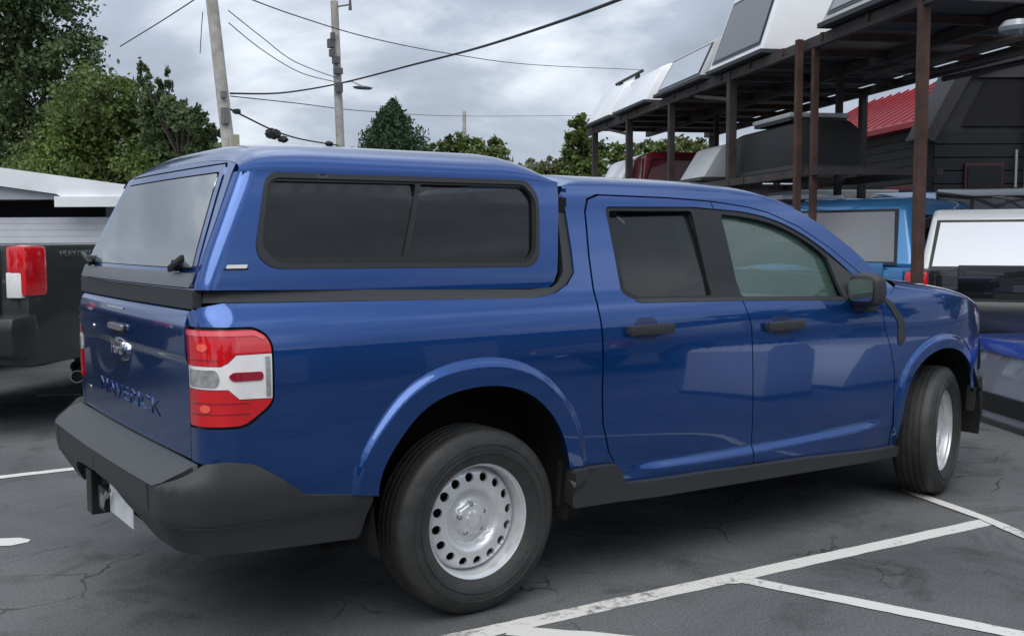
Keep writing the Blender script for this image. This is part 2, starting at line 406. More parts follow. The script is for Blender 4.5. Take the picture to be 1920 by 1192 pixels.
for mir in (False, True):
    sx = 'right' if not mir else 'left'
    # bed side, rear pillar, roof rail and windscreen pillar in one pressing
    lo = [(-1.15, .70), (-.885, .695), (-.715, .572), (-.44, .530)]
    arch = AIN[3:]
    ol = BEDSIDE+JOIN[0:]+[(2.56, 1.13), (2.50, 1.165)]+[(2.465, 1.195)]+DOORTOP2[::-1][1:]+DOORTOP[::-1]+[(x-.004, z+.0035) if z > 1.55 else (x-.005, z) for x, z in SEAM_B]
    ol = ol+[(.66, .50), (.60, .505), (.412, .512)]+arch[::-1]+[(-.448, .535)]+lo[::-1]
    ol2 = []
    for p in ol:
        if not ol2 or hypot(p[0]-ol2[-1][0], p[1]-ol2[-1][1]) > .003: ol2.append(p)
    # windscreen pillar sits above the door seam by a gap
    panel('bed_side', PB, ol2, PAINT, T, step=.04, fine=near_arch, mirror=mir, holes=[LIGHT], thick=.022)
    rd = [(x+.004, z-.004) for x, z in SEAM_B][::-1]+[(1.18, 1.608), (1.449, 1.597), (1.447, 1.15), (1.482, 1.04), (1.491, .70), (1.505, .39), (.72, .40)]
    d1 = panel('rear_door', PB, rd, PAINT, T, holes=[DLO], step=.04, fine=near_arch, mirror=mir)
    fd = [(1.455, 1.597), (1.514, 1.592), (1.70, 1.572), (1.83, 1.547), (2.02, 1.479), (2.20, 1.379), (2.36, 1.264), (2.46, 1.183), (2.495, 1.15)]+[(x-.005, z) for x, z in SEAM_F[1:]]+[(1.511, .39), (1.497, .70), (1.488, 1.04), (1.453, 1.15)]
    d2 = panel('front_door', PB, fd, PAINT, T, holes=[DLO], step=.04, fine=near_arch, mirror=mir)
    ff = [(2.50, 1.15), (2.565, 1.13), (2.62, 1.162)]+HOODJ[1:]+[(3.70, .74), (3.70, .60), (3.42, .585)]+FIN[5:-4][::-1]+[(2.655, .46), (2.652, .33), (2.594, .325)]+[(x+.001, z) for x, z in SEAM_F[::-1][1:]]
    panel('front_fender', PB, ff, PAINT, T, step=.04, fine=near_arch, mirror=mir)
    # black lower trim
    panel('rocker_trim', PB, fillet([(.418, .507), (.60, .50), (.66, .495), (.71, .408), (1.13, .396), (1.9, .366), (2.516, .33), (2.64, .33), (2.64, .275), (2.48, .280), (.70, .335), (.43, .345)], .015), BLACKP, T, off=.030, step=.04, thick=.06, mirror=mir)
    panel('front_bumper_corner', PB, fillet([(3.445, .58), (3.68, .60), (3.62, .39), (3.50, .36), (3.465, .44)], .03), BLACKP, T, off=.01, step=.05, thick=.05, mirror=mir)
    # window surround, panes
    rear_op = fillet([(.800, 1.548), (1.305, 1.553), (1.275, 1.172), (.842, 1.182), (.775, 1.212)], .02)
    front_op = fillet([(1.492, 1.540), (1.675, 1.528), (1.875, 1.490), (2.06, 1.405), (2.16, 1.335), (2.185, 1.16), (2.19, 1.137), (1.462, 1.160)], [.02, .1, .1, .1, .05, .02, .02, .02])
    tr = panel('window_surround', PB, off_poly(DLO, .004), BLACKP if 0 else TRIM, T, holes=[rear_op, front_op], off=-.006, step=.05, mirror=mir)
    panel('rear_window', PG, off_poly(rear_op, .008), DGLASS, T, off=-.010, step=.06, thick=0, mirror=mir)
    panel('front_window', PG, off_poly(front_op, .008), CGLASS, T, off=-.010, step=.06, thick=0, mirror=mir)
    # chrome-less weather strip along the window sill
    panel('window_seal', PB, [(.80, 1.168), (.84, 1.158), (1.479, 1.143), (2.33, 1.112), (2.33, 1.128), (1.479, 1.158), (.845, 1.176)], BLACKP, T, off=.003, step=.05, thick=.01, mirror=mir)
    # door handles: strap over a flat patch with the recess shade painted in
    for dpar, hx, hz in ((d1, .85, 1.047), (d2, 1.705, 1.018)):
        sc_ = fillet([(hx-.075, hz-.045), (hx+.055, hz-.045), (hx+.055, hz+.050), (hx-.075, hz+.050)], .04)
        panel('handle_shade', PB, sc_, VOID if 0 else mat('recess_shade', (.006, .02, .09), .4, .2, .6), dpar, off=.0015, step=.03, thick=.002, mirror=mir)
        mb = MB(); y = PB(hx, hz)[1]*(-1 if mir else 1); o_ = 1 if mir else -1
        mb.box(hx-.125, hx+.125, y+o_*.022-.011, y+o_*.022+.011, hz-.022, hz+.022, c=.009)
        for q in (-.105, .1): mb.box(hx+q-.02, hx+q+.02, min(y-.01, y+o_*.02), max(y+.01, y+o_*.02), hz-.018, hz+.018, c=.006)
        autosmooth(mb.build('door_handle', BLACKP, dpar))
    # rear lamp wrapped round the corner
    lamp = panel('tail_light', PB, LIGHT, TRIM, T, off=-.012, step=.03, fine=(.012, lambda u, v: True), thick=.01, mirror=mir)
    LI = fillet([(-1.138, 1.140), (-.868, 1.138), (-.832, 1.115), (-.818, 1.080), (-.824, .905), (-.842, .884), (-.917, .830), (-1.138, .825)], [.01, .03, .02, .03, .02, .02, .03, .01])
    Wt = [(-1.1375, 1.022), (-.985, 1.022), (-.962, 1.033), (-.935, 1.058), (-.8185, 1.058), (-.8235, .912), (-.932, .916), (-.965, .948), (-1.1375, .948)]
    up_ = [(-1.138, 1.024)]+[p for p in LI if p[1] > 1.07]+[(-.8195, 1.060), (-.936, 1.060), (-.963, 1.035), (-.985, 1.024)]
    up_ = [(-1.138, 1.024), (-1.138, 1.14)]+[p for p in LI if p[1] > 1.07 and p[0] > -1.12]+[(-.8195, 1.060), (-.936, 1.060), (-.963, 1.035), (-.985, 1.024)]
    lw_ = [(-1.138, .946), (-.965, .946), (-.932, .914), (-.8235, .910)]+[p for p in LI if p[1] < .905]
    for nm, pl in (('upper_lens', up_), ('lower_lens', lw_)):
        panel(nm, PB, pl, REDL, lamp, off=.004, step=.02, fine=(.010, lambda u, v: u < -.88), thick=.015, mirror=mir)
    panel('lens_highlight', PB, [(-1.133, 1.136), (-.868, 1.134), (-.838, 1.113), (-.842, 1.104), (-.872, 1.119), (-1.133, 1.121)], mat('pink_highlight', (.80, .10, .12), .2, coat=1), lamp, off=.0065, step=.015, thick=.003, mirror=mir)  # pink strip paints a highlight along the top of the lens
    for bx, bz in ((-1.045, 1.083), (-1.045, .885)): panel('bulb_spot', PB, [(bx+.020*cos(k*pi/8), bz+.013*sin(k*pi/8)) for k in range(16)], mat('bulb_red', (.95, .12, .08), .2, coat=1), lamp, off=.0065, step=.01, thick=.002, mirror=mir)
    for fz in (1.045, .905, .870): panel('lens_rib', PB, [(-1.13, fz), (-.99 if fz > 1 else -.90, fz), (-.99 if fz > 1 else -.90, fz-.004), (-1.13, fz-.004)], REDD, lamp, off=.0055, step=.015, thick=.002, mirror=mir)
    panel('clear_lens', PB, Wt, WHL, lamp, off=.003, step=.02, fine=(.010, lambda u, v: u < -.88), thick=.015, mirror=mir)
    panel('reverse_lens', PB, fillet([(-1.122, 1.012), (-1.0, 1.012), (-.99, .985), (-1.0, .957), (-1.122, .957)], .012), GRYL, lamp, off=.006, step=.012, thick=.004, mirror=mir)
    panel('red_bar', PB, fillet([(-.965, .990), (-.950, 1.004), (-.852, 1.002), (-.852, .974), (-.950, .975)], .012), REDD, lamp, off=.0065, step=.012, thick=.004, mirror=mir)
    panel('reflector', PB, [(-.842, 1.050), (-.826, 1.050), (-.828, .920), (-.844, .920)], GRYL, lamp, off=.006, step=.012, thick=.004, mirror=mir)
    # rear bumper halves
    bo = [(-.455, .534), (-.715, .571), (-.80, .640), (-.885, .697), (-.98, .716), (-1.09, .712), (-1.16, .668), (-1.25, .636), (-2.01, .636), (-2.01, .550), (-1.80, .545), (-1.70, .535), (-1.52, .470), (-1.42, .40), (-1.10, .402), (-1.026, .40), (-.85, .385), (-.481, .365)]
    if not mir: BUMP = panel('rear_bumper', PU, fillet(bo, .02, 3), GREYP, T, step=.03, thick=.06)
    else:
        b2 = panel('rear_bumper_half', PU, fillet(bo, .02, 3), GREYP, T, step=.03, thick=.06, mirror=True); b2.name = 'bumper_cover'; b2.parent = BUMP

# dark backing behind the seams, wheel housings and floor
mb = MB()
mb.box(-1.0, -.55, -.80, .80, .50, 1.17); mb.box(-.55, .45, -.55, .55, .50, 1.17); mb.box(.45, 2.60, -.80, .80, .33, .62)
mb.box(2.60, 3.50, -.50, .50, .35, .80); mb.box(3.50, 3.66, -.55, .55, .35, .8)
mb.box(.45, .60, -.80, .80, .6, 1.18); mb.box(2.50, 2.64, -.80, .80, .5, 1.08)
mb.build('underbody', VOID, T)
for s in (-1, 1):
    for cx, r in ((0, .44), (3.05, .42)):
        mb = MB(); v = []; f = []
        for k in range(25):
            a = pi*1.16*k/24-.08*pi; rr = r+(.10 if cx == 0 else .03)*max(0, sin(a))
            for y in (.885, .52): v.append((cx-rr*cos(a), s*y, .40+(rr)*sin(a)))
        for k in range(24): f.append((2*k, 2*k+1, 2*k+3, 2*k+2))
        mb.add(v, f); mb.box(cx-.5, cx+.5, s*.53-.01, s*.53+.01, .25, .9); mb.build('wheel_housing', VOID, T)
# seams backing: a strip just behind the door gaps
for mir in (False, True):
    for sm_ in (SEAM_B, SEAM_M, SEAM_F):
        a = [(x-.025, z) for x, z in sm_]; b = [(x+.025, z) for x, z in sm_]
        panel('seam_seal', PB, [p for p in a]+b[::-1], VOID, T, off=-.017, thick=0, step=.05, mirror=mir)
    t = DOORTOP+DOORTOP2; panel('seam_seal', PB, [(.70, 1.60)]+[(x, z+.02) for x, z in t]+[(x, z-.02) for x, z in t[::-1]]+[(.72, 1.58)], VOID, T, off=-.017, thick=0, step=.05, mirror=mir)
    panel('seam_seal', PB, [(-1.12, 1.13), (-1.12, 1.20), (-.8, 1.20), (-.77, 1.1), (-.77, .85), (-.9, .78), (-1.12, .78)], VOID, T, off=-.03, thick=0, step=.03, mirror=mir)
mb = MB()
mb.prism([(-.06, .35), (.06, .35), (.045, .60), (-.045, .60)], -.012, .012, Matrix.Translation((.47, -.81, -.02)) @ Matrix.Rotation(.05, 4, 'Y'), c=.004)
mb.build('mud_flap', BLACKP, T)

# roof, windscreen, bonnet and nose
def tabl(x, Tt): return tab(x, Tt)
def roof(u, v):
    x = .60+(2.04-.60)*u; zj = tab(x, JOIN); yw = yb(x, zj); a = pi*v
    rear = min(1, (x-.60)/.10); cz = .068*(1-.35*sst(1.7, 2.05, x))*sqrt(max(0, 1-(1-rear)**2))*.999+.001
    c = cos(a); y = -yw*(abs(c)**(2/2.6))*(1 if c > 0 else -1); return (x, y, zj+cz*(abs(sin(a))**(2/2.2)))
gridsurf('roof', roof, 30, 40, PAINT, T)
def wind(u, v):
    xj = 2.04+(2.62-2.04)*u; zj = tab(xj, JOIN); yw = yb(xj, zj)-.02; t = 2*v-1
    return (xj+(.13+.10*u)*(1-t*t), -yw*t, zj+.004+(.040*(1-u))*(1-t*t))
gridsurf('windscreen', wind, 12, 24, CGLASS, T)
def hood(u, v):
    x = 2.62+(3.68-2.62)*u; zj = tab(x, HOODJ); yw = yb(x, zj); a = pi*v; c = cos(a)
    y = -yw*(abs(c)**(2/2.8))*(1 if c > 0 else -1); k = abs(sin(a))**(2/2.2)
    return (x+.14*k*u+.12*k*(1-u), y, zj+(.07*(1-u*.25))*k)
gridsurf('hood', hood, 26, 36, PAINT, T)
def PN(u, v, o=0): return (3.90-.20*(abs(u)/.72)**2.6-.05*sst(.7, .95, v)+.02*sst(.5, .35, v)+o, u, v)
nose = panel('grille', PN, fillet([(-.69, .93), (.69, .93), (.69, .62), (-.69, .62)], .04), TRIM, T, step=.06, flip=-1, thick=.04)
for s in (-1, 1): panel('headlight', PN, fillet([(s*.68, .92), (s*.68, .76), (s*.48, .76), (s*.48, .94)], .02), WHL, T, off=.006, step=.05, flip=-1, thick=.02)
panel('front_bumper', PN, fillet([(-.66, .61), (.66, .61), (.64, .30), (-.64, .30)], .05), BLACKP, T, step=.06, flip=-1, thick=.08)
mb = MB(); mb.box(.58, .60, -.66, .66, 1.18, 1.64); mb.build('cab_back', PAINT, T)
mb = MB(); mb.tube([(2.66, -.55, 1.20), (2.62, .1, 1.24)], .008); mb.build('wiper', BLACKP, T)

# door mirror
def mirror(s):
    mb = MB(); Z = 1.168; X = 2.275; Yc = s*.965
    bm = bmesh.new(); bmesh.ops.create_cube(bm, size=1)
    bmesh.ops.subdivide_edges(bm, edges=bm.edges[:], cuts=2, use_grid_fill=True)
    for v in bm.verts:
        n = v.co.normalized()*.62; p = v.co.lerp(n, .45); fr = 1-.35*max(0, p.x)
        v.co = Vector((X+p.x*.11, Yc+p.y*.185*fr, Z+p.z*.165*fr))
    mb.bm(bm); o = mb.build('side_mirror', BLACKP, T); md = o.modifiers.new('s', 'SUBSURF'); md.levels = md.render_levels = 2; autosmooth(o, 60)
    mb = MB(); mb.prism([(X-.02, Z-.10), (X+.08, Z-.12), (X+.05, Z-.05), (X-.02, Z-.05)], s*.83 if s > 0 else -.98, s*.98 if s > 0 else -.83, c=.01); mb.build('mirror_arm', BLACKP, o)
    def PM(u, v, oo=0): return (X-.064-oo+.01*((u-Yc)**2+(v-Z)**2)*20, u, v)
    panel('mirror_glass', PM, fillet([(Yc-.07, Z-.055), (Yc-.07, Z+.055), (Yc+.07, Z+.055), (Yc+.07, Z-.055)], .035), mat('mirror_silver', (.55, .57, .55), .03, 1), o, step=.02, flip=-1, thick=.006)
for s in (-1, 1): mirror(s)
for mir in (False, True):
    panel('headlight_side', PB, [(3.47, 1.00), (3.56, .972), (3.635, .915), (3.655, .85), (3.60, .875), (3.50, .935)], WHL, T, off=.004, step=.03, thick=.006, mirror=mir)
    panel('sail_trim', PB, fillet([(2.155, 1.345), (2.36, 1.21), (2.46, 1.145), (2.46, 1.118), (2.18, 1.127)], .01), BLACKP, T, off=.006, step=.05, mirror=mir)
    panel('fender_strip', PB, fillet([(2.475, 1.135), (2.56, 1.10), (2.66, 1.00), (2.675, .90), (2.63, .855), (2.60, .89), (2.61, .98), (2.55, 1.06)], .02), GREYP, T, off=.004, step=.03, thick=.008, mirror=mir)  # flat grey curved strip laid over the fender
mb = MB()
mb.tube([(.95, -.30, 1.70), (.97, -.30, 1.72)], .01); 

# tailgate
TG = panel('tailgate', PT, fillet([(-.722, .705), (-.722, 1.195), (-.70, 1.212), (.70, 1.212), (.722, 1.195), (.722, .705)], .008), PAINT, T, step=.03, fine=(.014, lambda u, v: v > 1.14 or .99 < v < 1.07), flip=-1, thick=.03)
tm = Matrix(((0, 0, -1, -1.053), (-1, 0, 0, 0.0), (0, 1, 0, .832), (0, 0, 0, 1)))
lt = txt('stamped_lettering', 'MAVERICK', .082, PAINT, TG, tm, ext=.0018, sx=2.15)
for v_ in lt.data.vertices: v_.co.x = PT(v_.co.y, v_.co.z)[0]+(v_.co.x+1.053)-.0012
def oval(n, y, z, ry, rz, off, m, par, th=.006):
    return panel(n, PT, [(y+ry*cos(a*pi/18), z+rz*sin(a*pi/18)) for a in range(36)], m, par, off=off, step=.012, flip=-1, thick=th)
bd = oval('oval_badge', .07, 1.005, .118, .047, .010, CHROME, TG, .01)
oval('badge_face', .07, 1.005, .106, .038, .0125, mat('badge_blue', (.01, .03, .12), .2, .2, 1), bd, .003)
txt('badge_script', 'Ford', .062, mat('badge_silver', (.8, .8, .8), .25, .8), bd, Matrix(((0, 0, -1, -1.0675), (-1, 0, 0, .07), (0, 1, 0, 1.007), (0, 0, 0, 1))), ext=.001, sx=1.3)
hr = panel('tailgate_handle', PT, fillet([(-.06, 1.072), (-.06, 1.112), (.16, 1.112), (.16, 1.072)], .012), TRIM, TG, off=.003, step=.03, flip=-1, thick=.004)
panel('handle_strap', PT, fillet([(-.045, 1.086), (-.045, 1.108), (.145, 1.108), (.145, 1.086)], .008), mat('handle_silver', (.45, .45, .5), .25, .6), hr, off=.016, step=.03, flip=-1, thick=.012)
panel('stop_lamp', PT, fillet([(-.02, 1.166), (-.02, 1.174), (.22, 1.174), (.22, 1.166)], .003), GRYL, TG, off=.004, step=.03, flip=-1, thick=.004)
panel('key_lock', PT, [(.45+.012*cos(k*pi/6), 1.07+.012*sin(k*pi/6)) for k in range(12)], CHROME, TG, off=.004, step=.03, flip=-1, thick=.004)
panel('script_badge', PT, fillet([(.60, .770), (.60, .800), (.675, .800), (.675, .770)], .006), CHROME, TG, off=.003, step=.03, flip=-1, thick=.004)
for mir in (False, True):
    panel('bumper_seam', PU, [(-1.335, .634), (-1.330, .634), (-1.325, .545), (-1.330, .545)], VOID, BUMP, off=.0015, step=.02, thick=.001, mirror=mir)
    panel('bumper_crease', PU, [(-.50, .492), (-1.02, .500), (-1.25, .512), (-1.25, .507), (-1.02, .494), (-.50, .486)], BLACKP, BUMP, off=.003, step=.03, thick=.002, mirror=mir)
# bumper step, plate, tow bar
def PS(u, v, o=0):       # u = y, v = 0 (gate) .. 1 (lip)
    return (-1.045+(-1.172+1.045)*v-.013*v*(1-(u/.75)**2), u, .700-.066*max(v,0)**1.4+o-.0)
panel('step_pad', lambda u, v, o=0: PS(u, v/.13, o), [(-.80, 0), (.80, 0), (.80, .05), (.76, .11), (.72, .13), (-.72, .13), (-.76, .11), (-.80, .05)], PAD, BUMP, step=.025, flip=1, thick=.03)
for k in range(9):
    y = -.56+k*.14
    panel('step_rib', lambda u, v, o=0: PS(u, v/.13, o+.004), fillet([(y-.05, .035), (y+.05, .035), (y+.05, .10), (y-.05, .10)], .01), PAD, BUMP, step=.03, thick=.004) if 0 else None
mb = MB(); mb.box(-1.125, -1.10, -.42, .42, .44, .60, c=.01); mb.box(-1.10, -1.02, -.70, .70, .55, .60); mb.build('bumper_beam', VOID, BUMP)
pl = MB(); pl.box(-1.146, -1.142, -.385, -.075, .405, .555, c=.001)
plate = pl.build('license_plate', mat('plate_white', (.62, .64, .66), .35, vary=.12, scale=14), T)
mb = MB(); mb.tube([(-1.148, -.36, .54), (-1.152, -.36, .54)], .006); mb.tube([(-1.148, -.10, .54), (-1.152, -.10, .54)], .006); mb.build('plate_screw', CHROME, plate)
hb = MB(); hb.box(-1.16, -.95, -.045, .045, .395, .485, c=.006); hb.box(-1.10, -1.04, -.40, .40, .42, .48); hb.box(-1.165, -1.05, .135, .215, .345, .525, c=.005)
hitch = hb.build('tow_hitch', mat('hitch_black', (.012, .012, .012), .4), T)
mb = MB(); mb.tube([(-1.163, -.035, .44), (-1.166, -.035, .44)], .03, 16); mb.build('hitch_ring', CHROME, hitch); mb = MB(); mb.tube([(-1.165, -.14, .50), (-1.17, -.09, .46)], .01); mb.build('hitch_pin', CHROME, hitch)

# wheels
def wheel_parts(root):
    t = MB(); R_, w = .358, .1125
    prof = [(.222, -.085), (.240, -.098), (.262, -.109), (.285, -.1135), (.308, -.110), (.328, -.102), (.342, -.093)]
    prof += [(.3510, -.085), (.3545, -.072)]
    for g in (-.048, -.016, .016, .048):
        prof += [(.3575, g-.0065), (.3500, g-.0050), (.3500, g+.0050), (.3575, g+.0065)]
    prof += [(.3545, .072), (.3510, .085), (.342, .093), (.328, .102), (.285, .1135), (.240, .098), (.222, .085)]
    t.lathe(prof, 96); ty = t.build('tyre', RUBBER, root); autosmooth(ty, 40)
    s = MB()   # fine sidewall rings
    for rr in (.268, .3): s.lathe([(rr-.003, -.1105), (rr-.0015, -.1145), (rr+.0015, -.1145), (rr+.003, -.1105)], 96)
    autosmooth(s.build('sidewall_ring', RUBBER, ty))
    def depth(r):
        return tab(r, [(.0, -.052), (.028, -.052), (.034, -.045), (.060, -.040), (.072, -.014), (.098, -.010), (.112, -.034), (.128, -.044), (.146, -.046), (.182, -.040), (.192, -.030), (.200, -.012), (.2045, .0)])
    def PW(u, v, o=0): return (u, depth(hypot(u, v))-o, v)
    c = lambda r, n=72, x=0, z=0: [(x+r*cos(2*pi*k/n), z+r*sin(2*pi*k/n)) for k in range(n)]
    holes = [c(.0185, 18, .166*cos(2*pi*k/16+.1), .166*sin(2*pi*k/16+.1)) for k in range(16)]
    holes2 = [[(x if 0 else (x-.166*cos(2*pi*k/16+.1))*1+.166*cos(2*pi*k/16+.1), z) for x, z in h] for k, h in enumerate(holes)]
    disc = panel('rim', PW, c(.205), STEELP, root, holes=holes2, step=.011, thick=.012)
    r = MB(); r.lathe([(.198, .02), (.2035, -.004), (.2065, -.05), (.211, -.066), (.222, -.072), (.2265, -.085), (.2345, -.094), (.2385, -.094), (.239, -.088), (.235, -.08)], 96)
    autosmooth(r.build('rim_flange', STEELP, disc), 40)
    n = MB()
    for k in range(5):
        a = 2*pi*k/5+.4; n.lathe([(0, -.036), (.006, -.036), (.0095, -.032), (.0105, -.02), (.0105, -.008)], 6)
        m_ = len(n.v)-30
        for i in range(m_, len(n.v)): x, y, z = n.v[i]; n.v[i] = (x+.0572*cos(a), y-.008, z+.0572*sin(a))
    n.build('lug_nut', mat('nut_steel', (.35, .35, .35), .3, .9), disc)
    h = MB(); h.lathe([(.205, .03), (.0, .03)], 48); h.lathe([(.205, .0), (.205, .10), (.222, .10)], 48); h.build('brake', VOID, disc)
w0 = empty('wheel', (0, -.80, .357)); w0.parent = T; wheel_parts(w0)
for loc, rz in (((0, .80, .357), pi), ((3.076, -.80, .357), .3224), ((3.076, .80, .357), pi+.3224)):
    w = copy_tree(w0, T); w.location = loc; w.rotation_euler = (0, 0, rz)

# cab interior
SEAT = mat('seat_cloth', (.10, .10, .105), .9, vary=.3, scale=20); DASH = mat('dash_dark', (.03, .03, .033), .7)
def seat(x, y, w, par, nm='front_seat'):
    mb = MB(); mb.box(x-.02, x+.50, y-w/2, y+w/2, .62, .80, c=.05)
    mb.box(-.07, .07, -w/2, w/2, 0, .60, Matrix.Translation((x, y, .78)) @ Matrix.Rotation(-.28, 4, 'Y'), c=.05)
    o = mb.build(nm, SEAT, par); autosmooth(o)
    hd = MB(); hd.box(-.05, .05, -.13, .13, .0, .19, Matrix.Translation((x-.19, y, 1.40)) @ Matrix.Rotation(-.2, 4, 'Y'), c=.045)
    hd.tube([(x-.17, y-.05, 1.33), (x-.185, y-.05, 1.42)], .007); hd.tube([(x-.17, y+.05, 1.33), (x-.185, y+.05, 1.42)], .007); autosmooth(hd.build('head_restraint', SEAT, o))
seat(1.55, -.37, .50, T); seat(1.55, .37, .50, T); seat(.92, -.35, .55, T, 'rear_seat'); seat(.92, .35, .55, T, 'rear_seat')
mb = MB(); mb.box(2.20, 2.62, -.74, .74, .75, 1.10, c=.06); mb.box(2.15, 2.3, .15, .6, 1.02, 1.16, c=.04); autosmooth(mb.build('dashboard', DASH, T))
mb = MB(); mt = Matrix.Translation((2.02, .37, 1.06)) @ Matrix.Rotation(-.4, 4, 'Y')
pts = [mt @ Vector((0, .18*cos(a*pi/12), .18*sin(a*pi/12))) for a in range(25)]; mb.tube(pts, .014, cap=False)
mb.tube([mt @ Vector((0, -.17, 0)), mt @ Vector((.02, .17, 0))], .018); mb.tube([mt @ Vector((0, 0, -.17)), mt @ Vector((.02, 0, 0))], .018); mb.tube([mt @ Vector((0, 0, 0)), mt @ Vector((.25, 0, 0))], .03)
mb.build('steering_wheel', DASH, T)
mb = MB(); mb.box(2.24, 2.27, -.12, .12, 1.47, 1.53, c=.01); mb.build('rear_view_mirror', DASH, T)

# ------------------------------------------------------------------ bed cap
CW = fillet([(-.935, 1.658), (.351, 1.661), (.392, 1.60), (.352, 1.36), (.309, 1.322), (-.80, 1.337), (-.875, 1.39)], [.05, .05, .05, .05, .04, .05, .05])
side = [(-1.145, 1.268), (-1.145, 1.662), (.512, 1.662)]+[(x, z) for z, x in ((1.61, .502), (1.45, .468), (1.295, .44), (1.25, .415), (1.232, .38))]+[(.29, 1.232), (-1.0, 1.268)]
cap = None
SILV = mat('blue_paint_cap', (.012, .05, .24), .32, .25, 1)
for mir in (False, True):
    o = panel('cap' if not mir else 'cap_side', PC, side, PAINT, cap or T, holes=[off_poly(CW, -.001)], step=.05, fine=(.012, lambda u, v: u < -.94), thick=.02, mirror=mir)
    if cap is None: cap = o
    win = panel('cap_window', PC, CW, mat('window_rubber', (.020, .021, .022), .45, spec=.35), cap, off=-.003, step=.05, thick=.01, mirror=mir,
                holes=[fillet([(-.905, 1.632), (-.245, 1.636), (-.285, 1.364), (-.78, 1.366), (-.85, 1.40)], [.03, .01, .01, .04, .04]), fillet([(-.222, 1.636), (.335, 1.637), (.368, 1.594), (.330, 1.378), (.296, 1.352), (-.262, 1.364)], [.01, .03, .03, .03, .03, .01])])
    for pl_, of in (([(-.92, 1.64), (-.23, 1.642), (-.27, 1.358), (-.79, 1.358), (-.87, 1.39)], -.012), ([(-.24, 1.642), (.345, 1.642), (.375, 1.59), (.335, 1.36), (.29, 1.346), (-.28, 1.358)], -.018)):
        panel('window_pane', PC, pl_, DGLASS, win, off=of, step=.06, thick=0, mirror=mir)
    # raised outer rim of the window
    ring = off_poly(CW, .004); inn = off_poly(CW, -.014)
    panel('window_rim', PC, ring, mat('window_rubber2', (.028, .029, .031), .4, spec=.4), win, holes=[inn], off=.004, step=.04, thick=.008, mirror=mir)
    # rail between cap and bed, and its upturned end behind the cab
    panel('bed_rail', PB, [(-1.10, 1.222), (-.95, 1.226), (.30, 1.196), (.40, 1.211), (.47, 1.242), (.522, 1.29), (.540, 1.40), (.555, 1.52), (.569, 1.61), (.535, 1.61), (.517, 1.52), (.495, 1.40), (.475, 1.295), (.44, 1.255), (.40, 1.236), (.29, 1.230), (-1.0, 1.270), (-1.10, 1.268)], GREYP, T, off=-.012, step=.03, thick=.03, mirror=mir)
    if not mir:
        panel('maker_decal', PC, fillet([(-.965, 1.337), (-.965, 1.349), (-.893, 1.349), (-.893, 1.337)], .003), WHITE, cap, off=.002, step=.03, thick=.001)
        panel('decal_outline', PC, fillet([(-.972, 1.331), (-.972, 1.3365), (-.885, 1.3365), (-.885, 1.331)], .002), VOID, cap, off=.0015, step=.03, thick=.001)
mb = MB(); mb.box(-.9, .52, -.66, .66, 1.19, 1.21); mb.box(.50, .57, -.70, .70, 1.19, 1.60); mb.build('cap_gap_seal', VOID, T)
ZT = [(0, .06), (.02, .085), (.06, .115), (.12, .132), (.22, .14), (.8, .14), (.86, .13), (.92, .098), (.965, .055), (1, .012)]
def crown(y, k): return k*max(0, 1-(abs(y)/.7095)**3)**(1/2.6)
def caproof(u, v):
    a = pi*v; c = cos(a); yy = -.7095*(abs(c)**(2/3))*(1 if c > 0 else -1)
    h0 = crown(yy, .06)+1.66; x0 = tab(h0, XRC)-.018*(1-(yy/.76)**2)
    t = u**1.5 if u < .5 else u**1.5; x = x0+(.522-x0)*t
    return (x, yy*(1 if t < .9 else 1), 1.66+crown(yy, tab(t, ZT)))
gridsurf('cap_roof', caproof, 60, 56, PAINT, cap)
# tail of the cap: painted frame, glass hatch
def top_y(zv): return 0
tail = [(-.752, 1.268)]+[(-ycap(z)+.052, z) for z in (1.30, 1.4, 1.5, 1.6, 1.655)]+[(y, 1.659+crown(y, .06)) for y in (-.66, -.6, -.5, -.35, -.2, 0, .2, .35, .5, .6, .66)]+[(ycap(z)-.052, z) for z in (1.655, 1.6, 1.5, 1.4, 1.30)]+[(.752, 1.268)]
tail = [(y, z) for y, z in tail]
dcut = fillet([(-.590, 1.700), (.590, 1.700), (.745, 1.318), (.745, 1.270), (-.745, 1.270), (-.745, 1.318)], [.02, .02, 0, .01, .01, 0])
panel('cap_tail', PCR, tail, PAINT, cap, holes=[dcut], step=.04, flip=-1, thick=.02)
hd = panel('hatch_frame', PCR, fillet([(-.583, 1.693), (.583, 1.693), (.737, 1.323), (.737, 1.276), (-.737, 1.276), (-.737, 1.323)], .01), PAINT, cap, holes=[fillet([(-.560, 1.668), (.560, 1.668), (.704, 1.335), (-.704, 1.335)], .015)], off=.004, step=.04, flip=-1, thick=.012)
panel('hatch_glass', PCR, fillet([(-.553, 1.662), (.553, 1.662), (.697, 1.338), (-.697, 1.338)], .015), HGLASS, hd, off=.006, step=.05, flip=-1, thick=.004)
panel('hatch_seal', PCR, fillet([(-.60, 1.712), (.60, 1.712), (.752, 1.318), (.752, 1.262), (-.752, 1.262), (-.752, 1.318)], .01), VOID, cap, off=-.014, step=.05, flip=-1, thick=0)
panel('hatch_rail', PCR, fillet([(-.735, 1.322), (.735, 1.322), (.738, 1.275), (-.738, 1.275)], .006), mat('rail_silver', (.16, .16, .165), .35, .5), hd, off=.010, step=.05, flip=-1, thick=.01)
for s in (-1, 1):
    mb = MB(); y0 = s*.62; xx = tab(1.35, XRC)-.035
    mb.box(-.008, .008, -.075, .075, -.011, .011, Matrix.Translation((xx-.008, y0, 1.352)) @ Matrix.Rotation(s*.28, 4, 'X'), c=.005)
    mb.tube([(xx+.03, y0-s*.03, 1.345), (xx-.01, y0-s*.03, 1.345)], .02, 12)
    autosmooth(mb.build('hatch_handle', TRIM, hd))
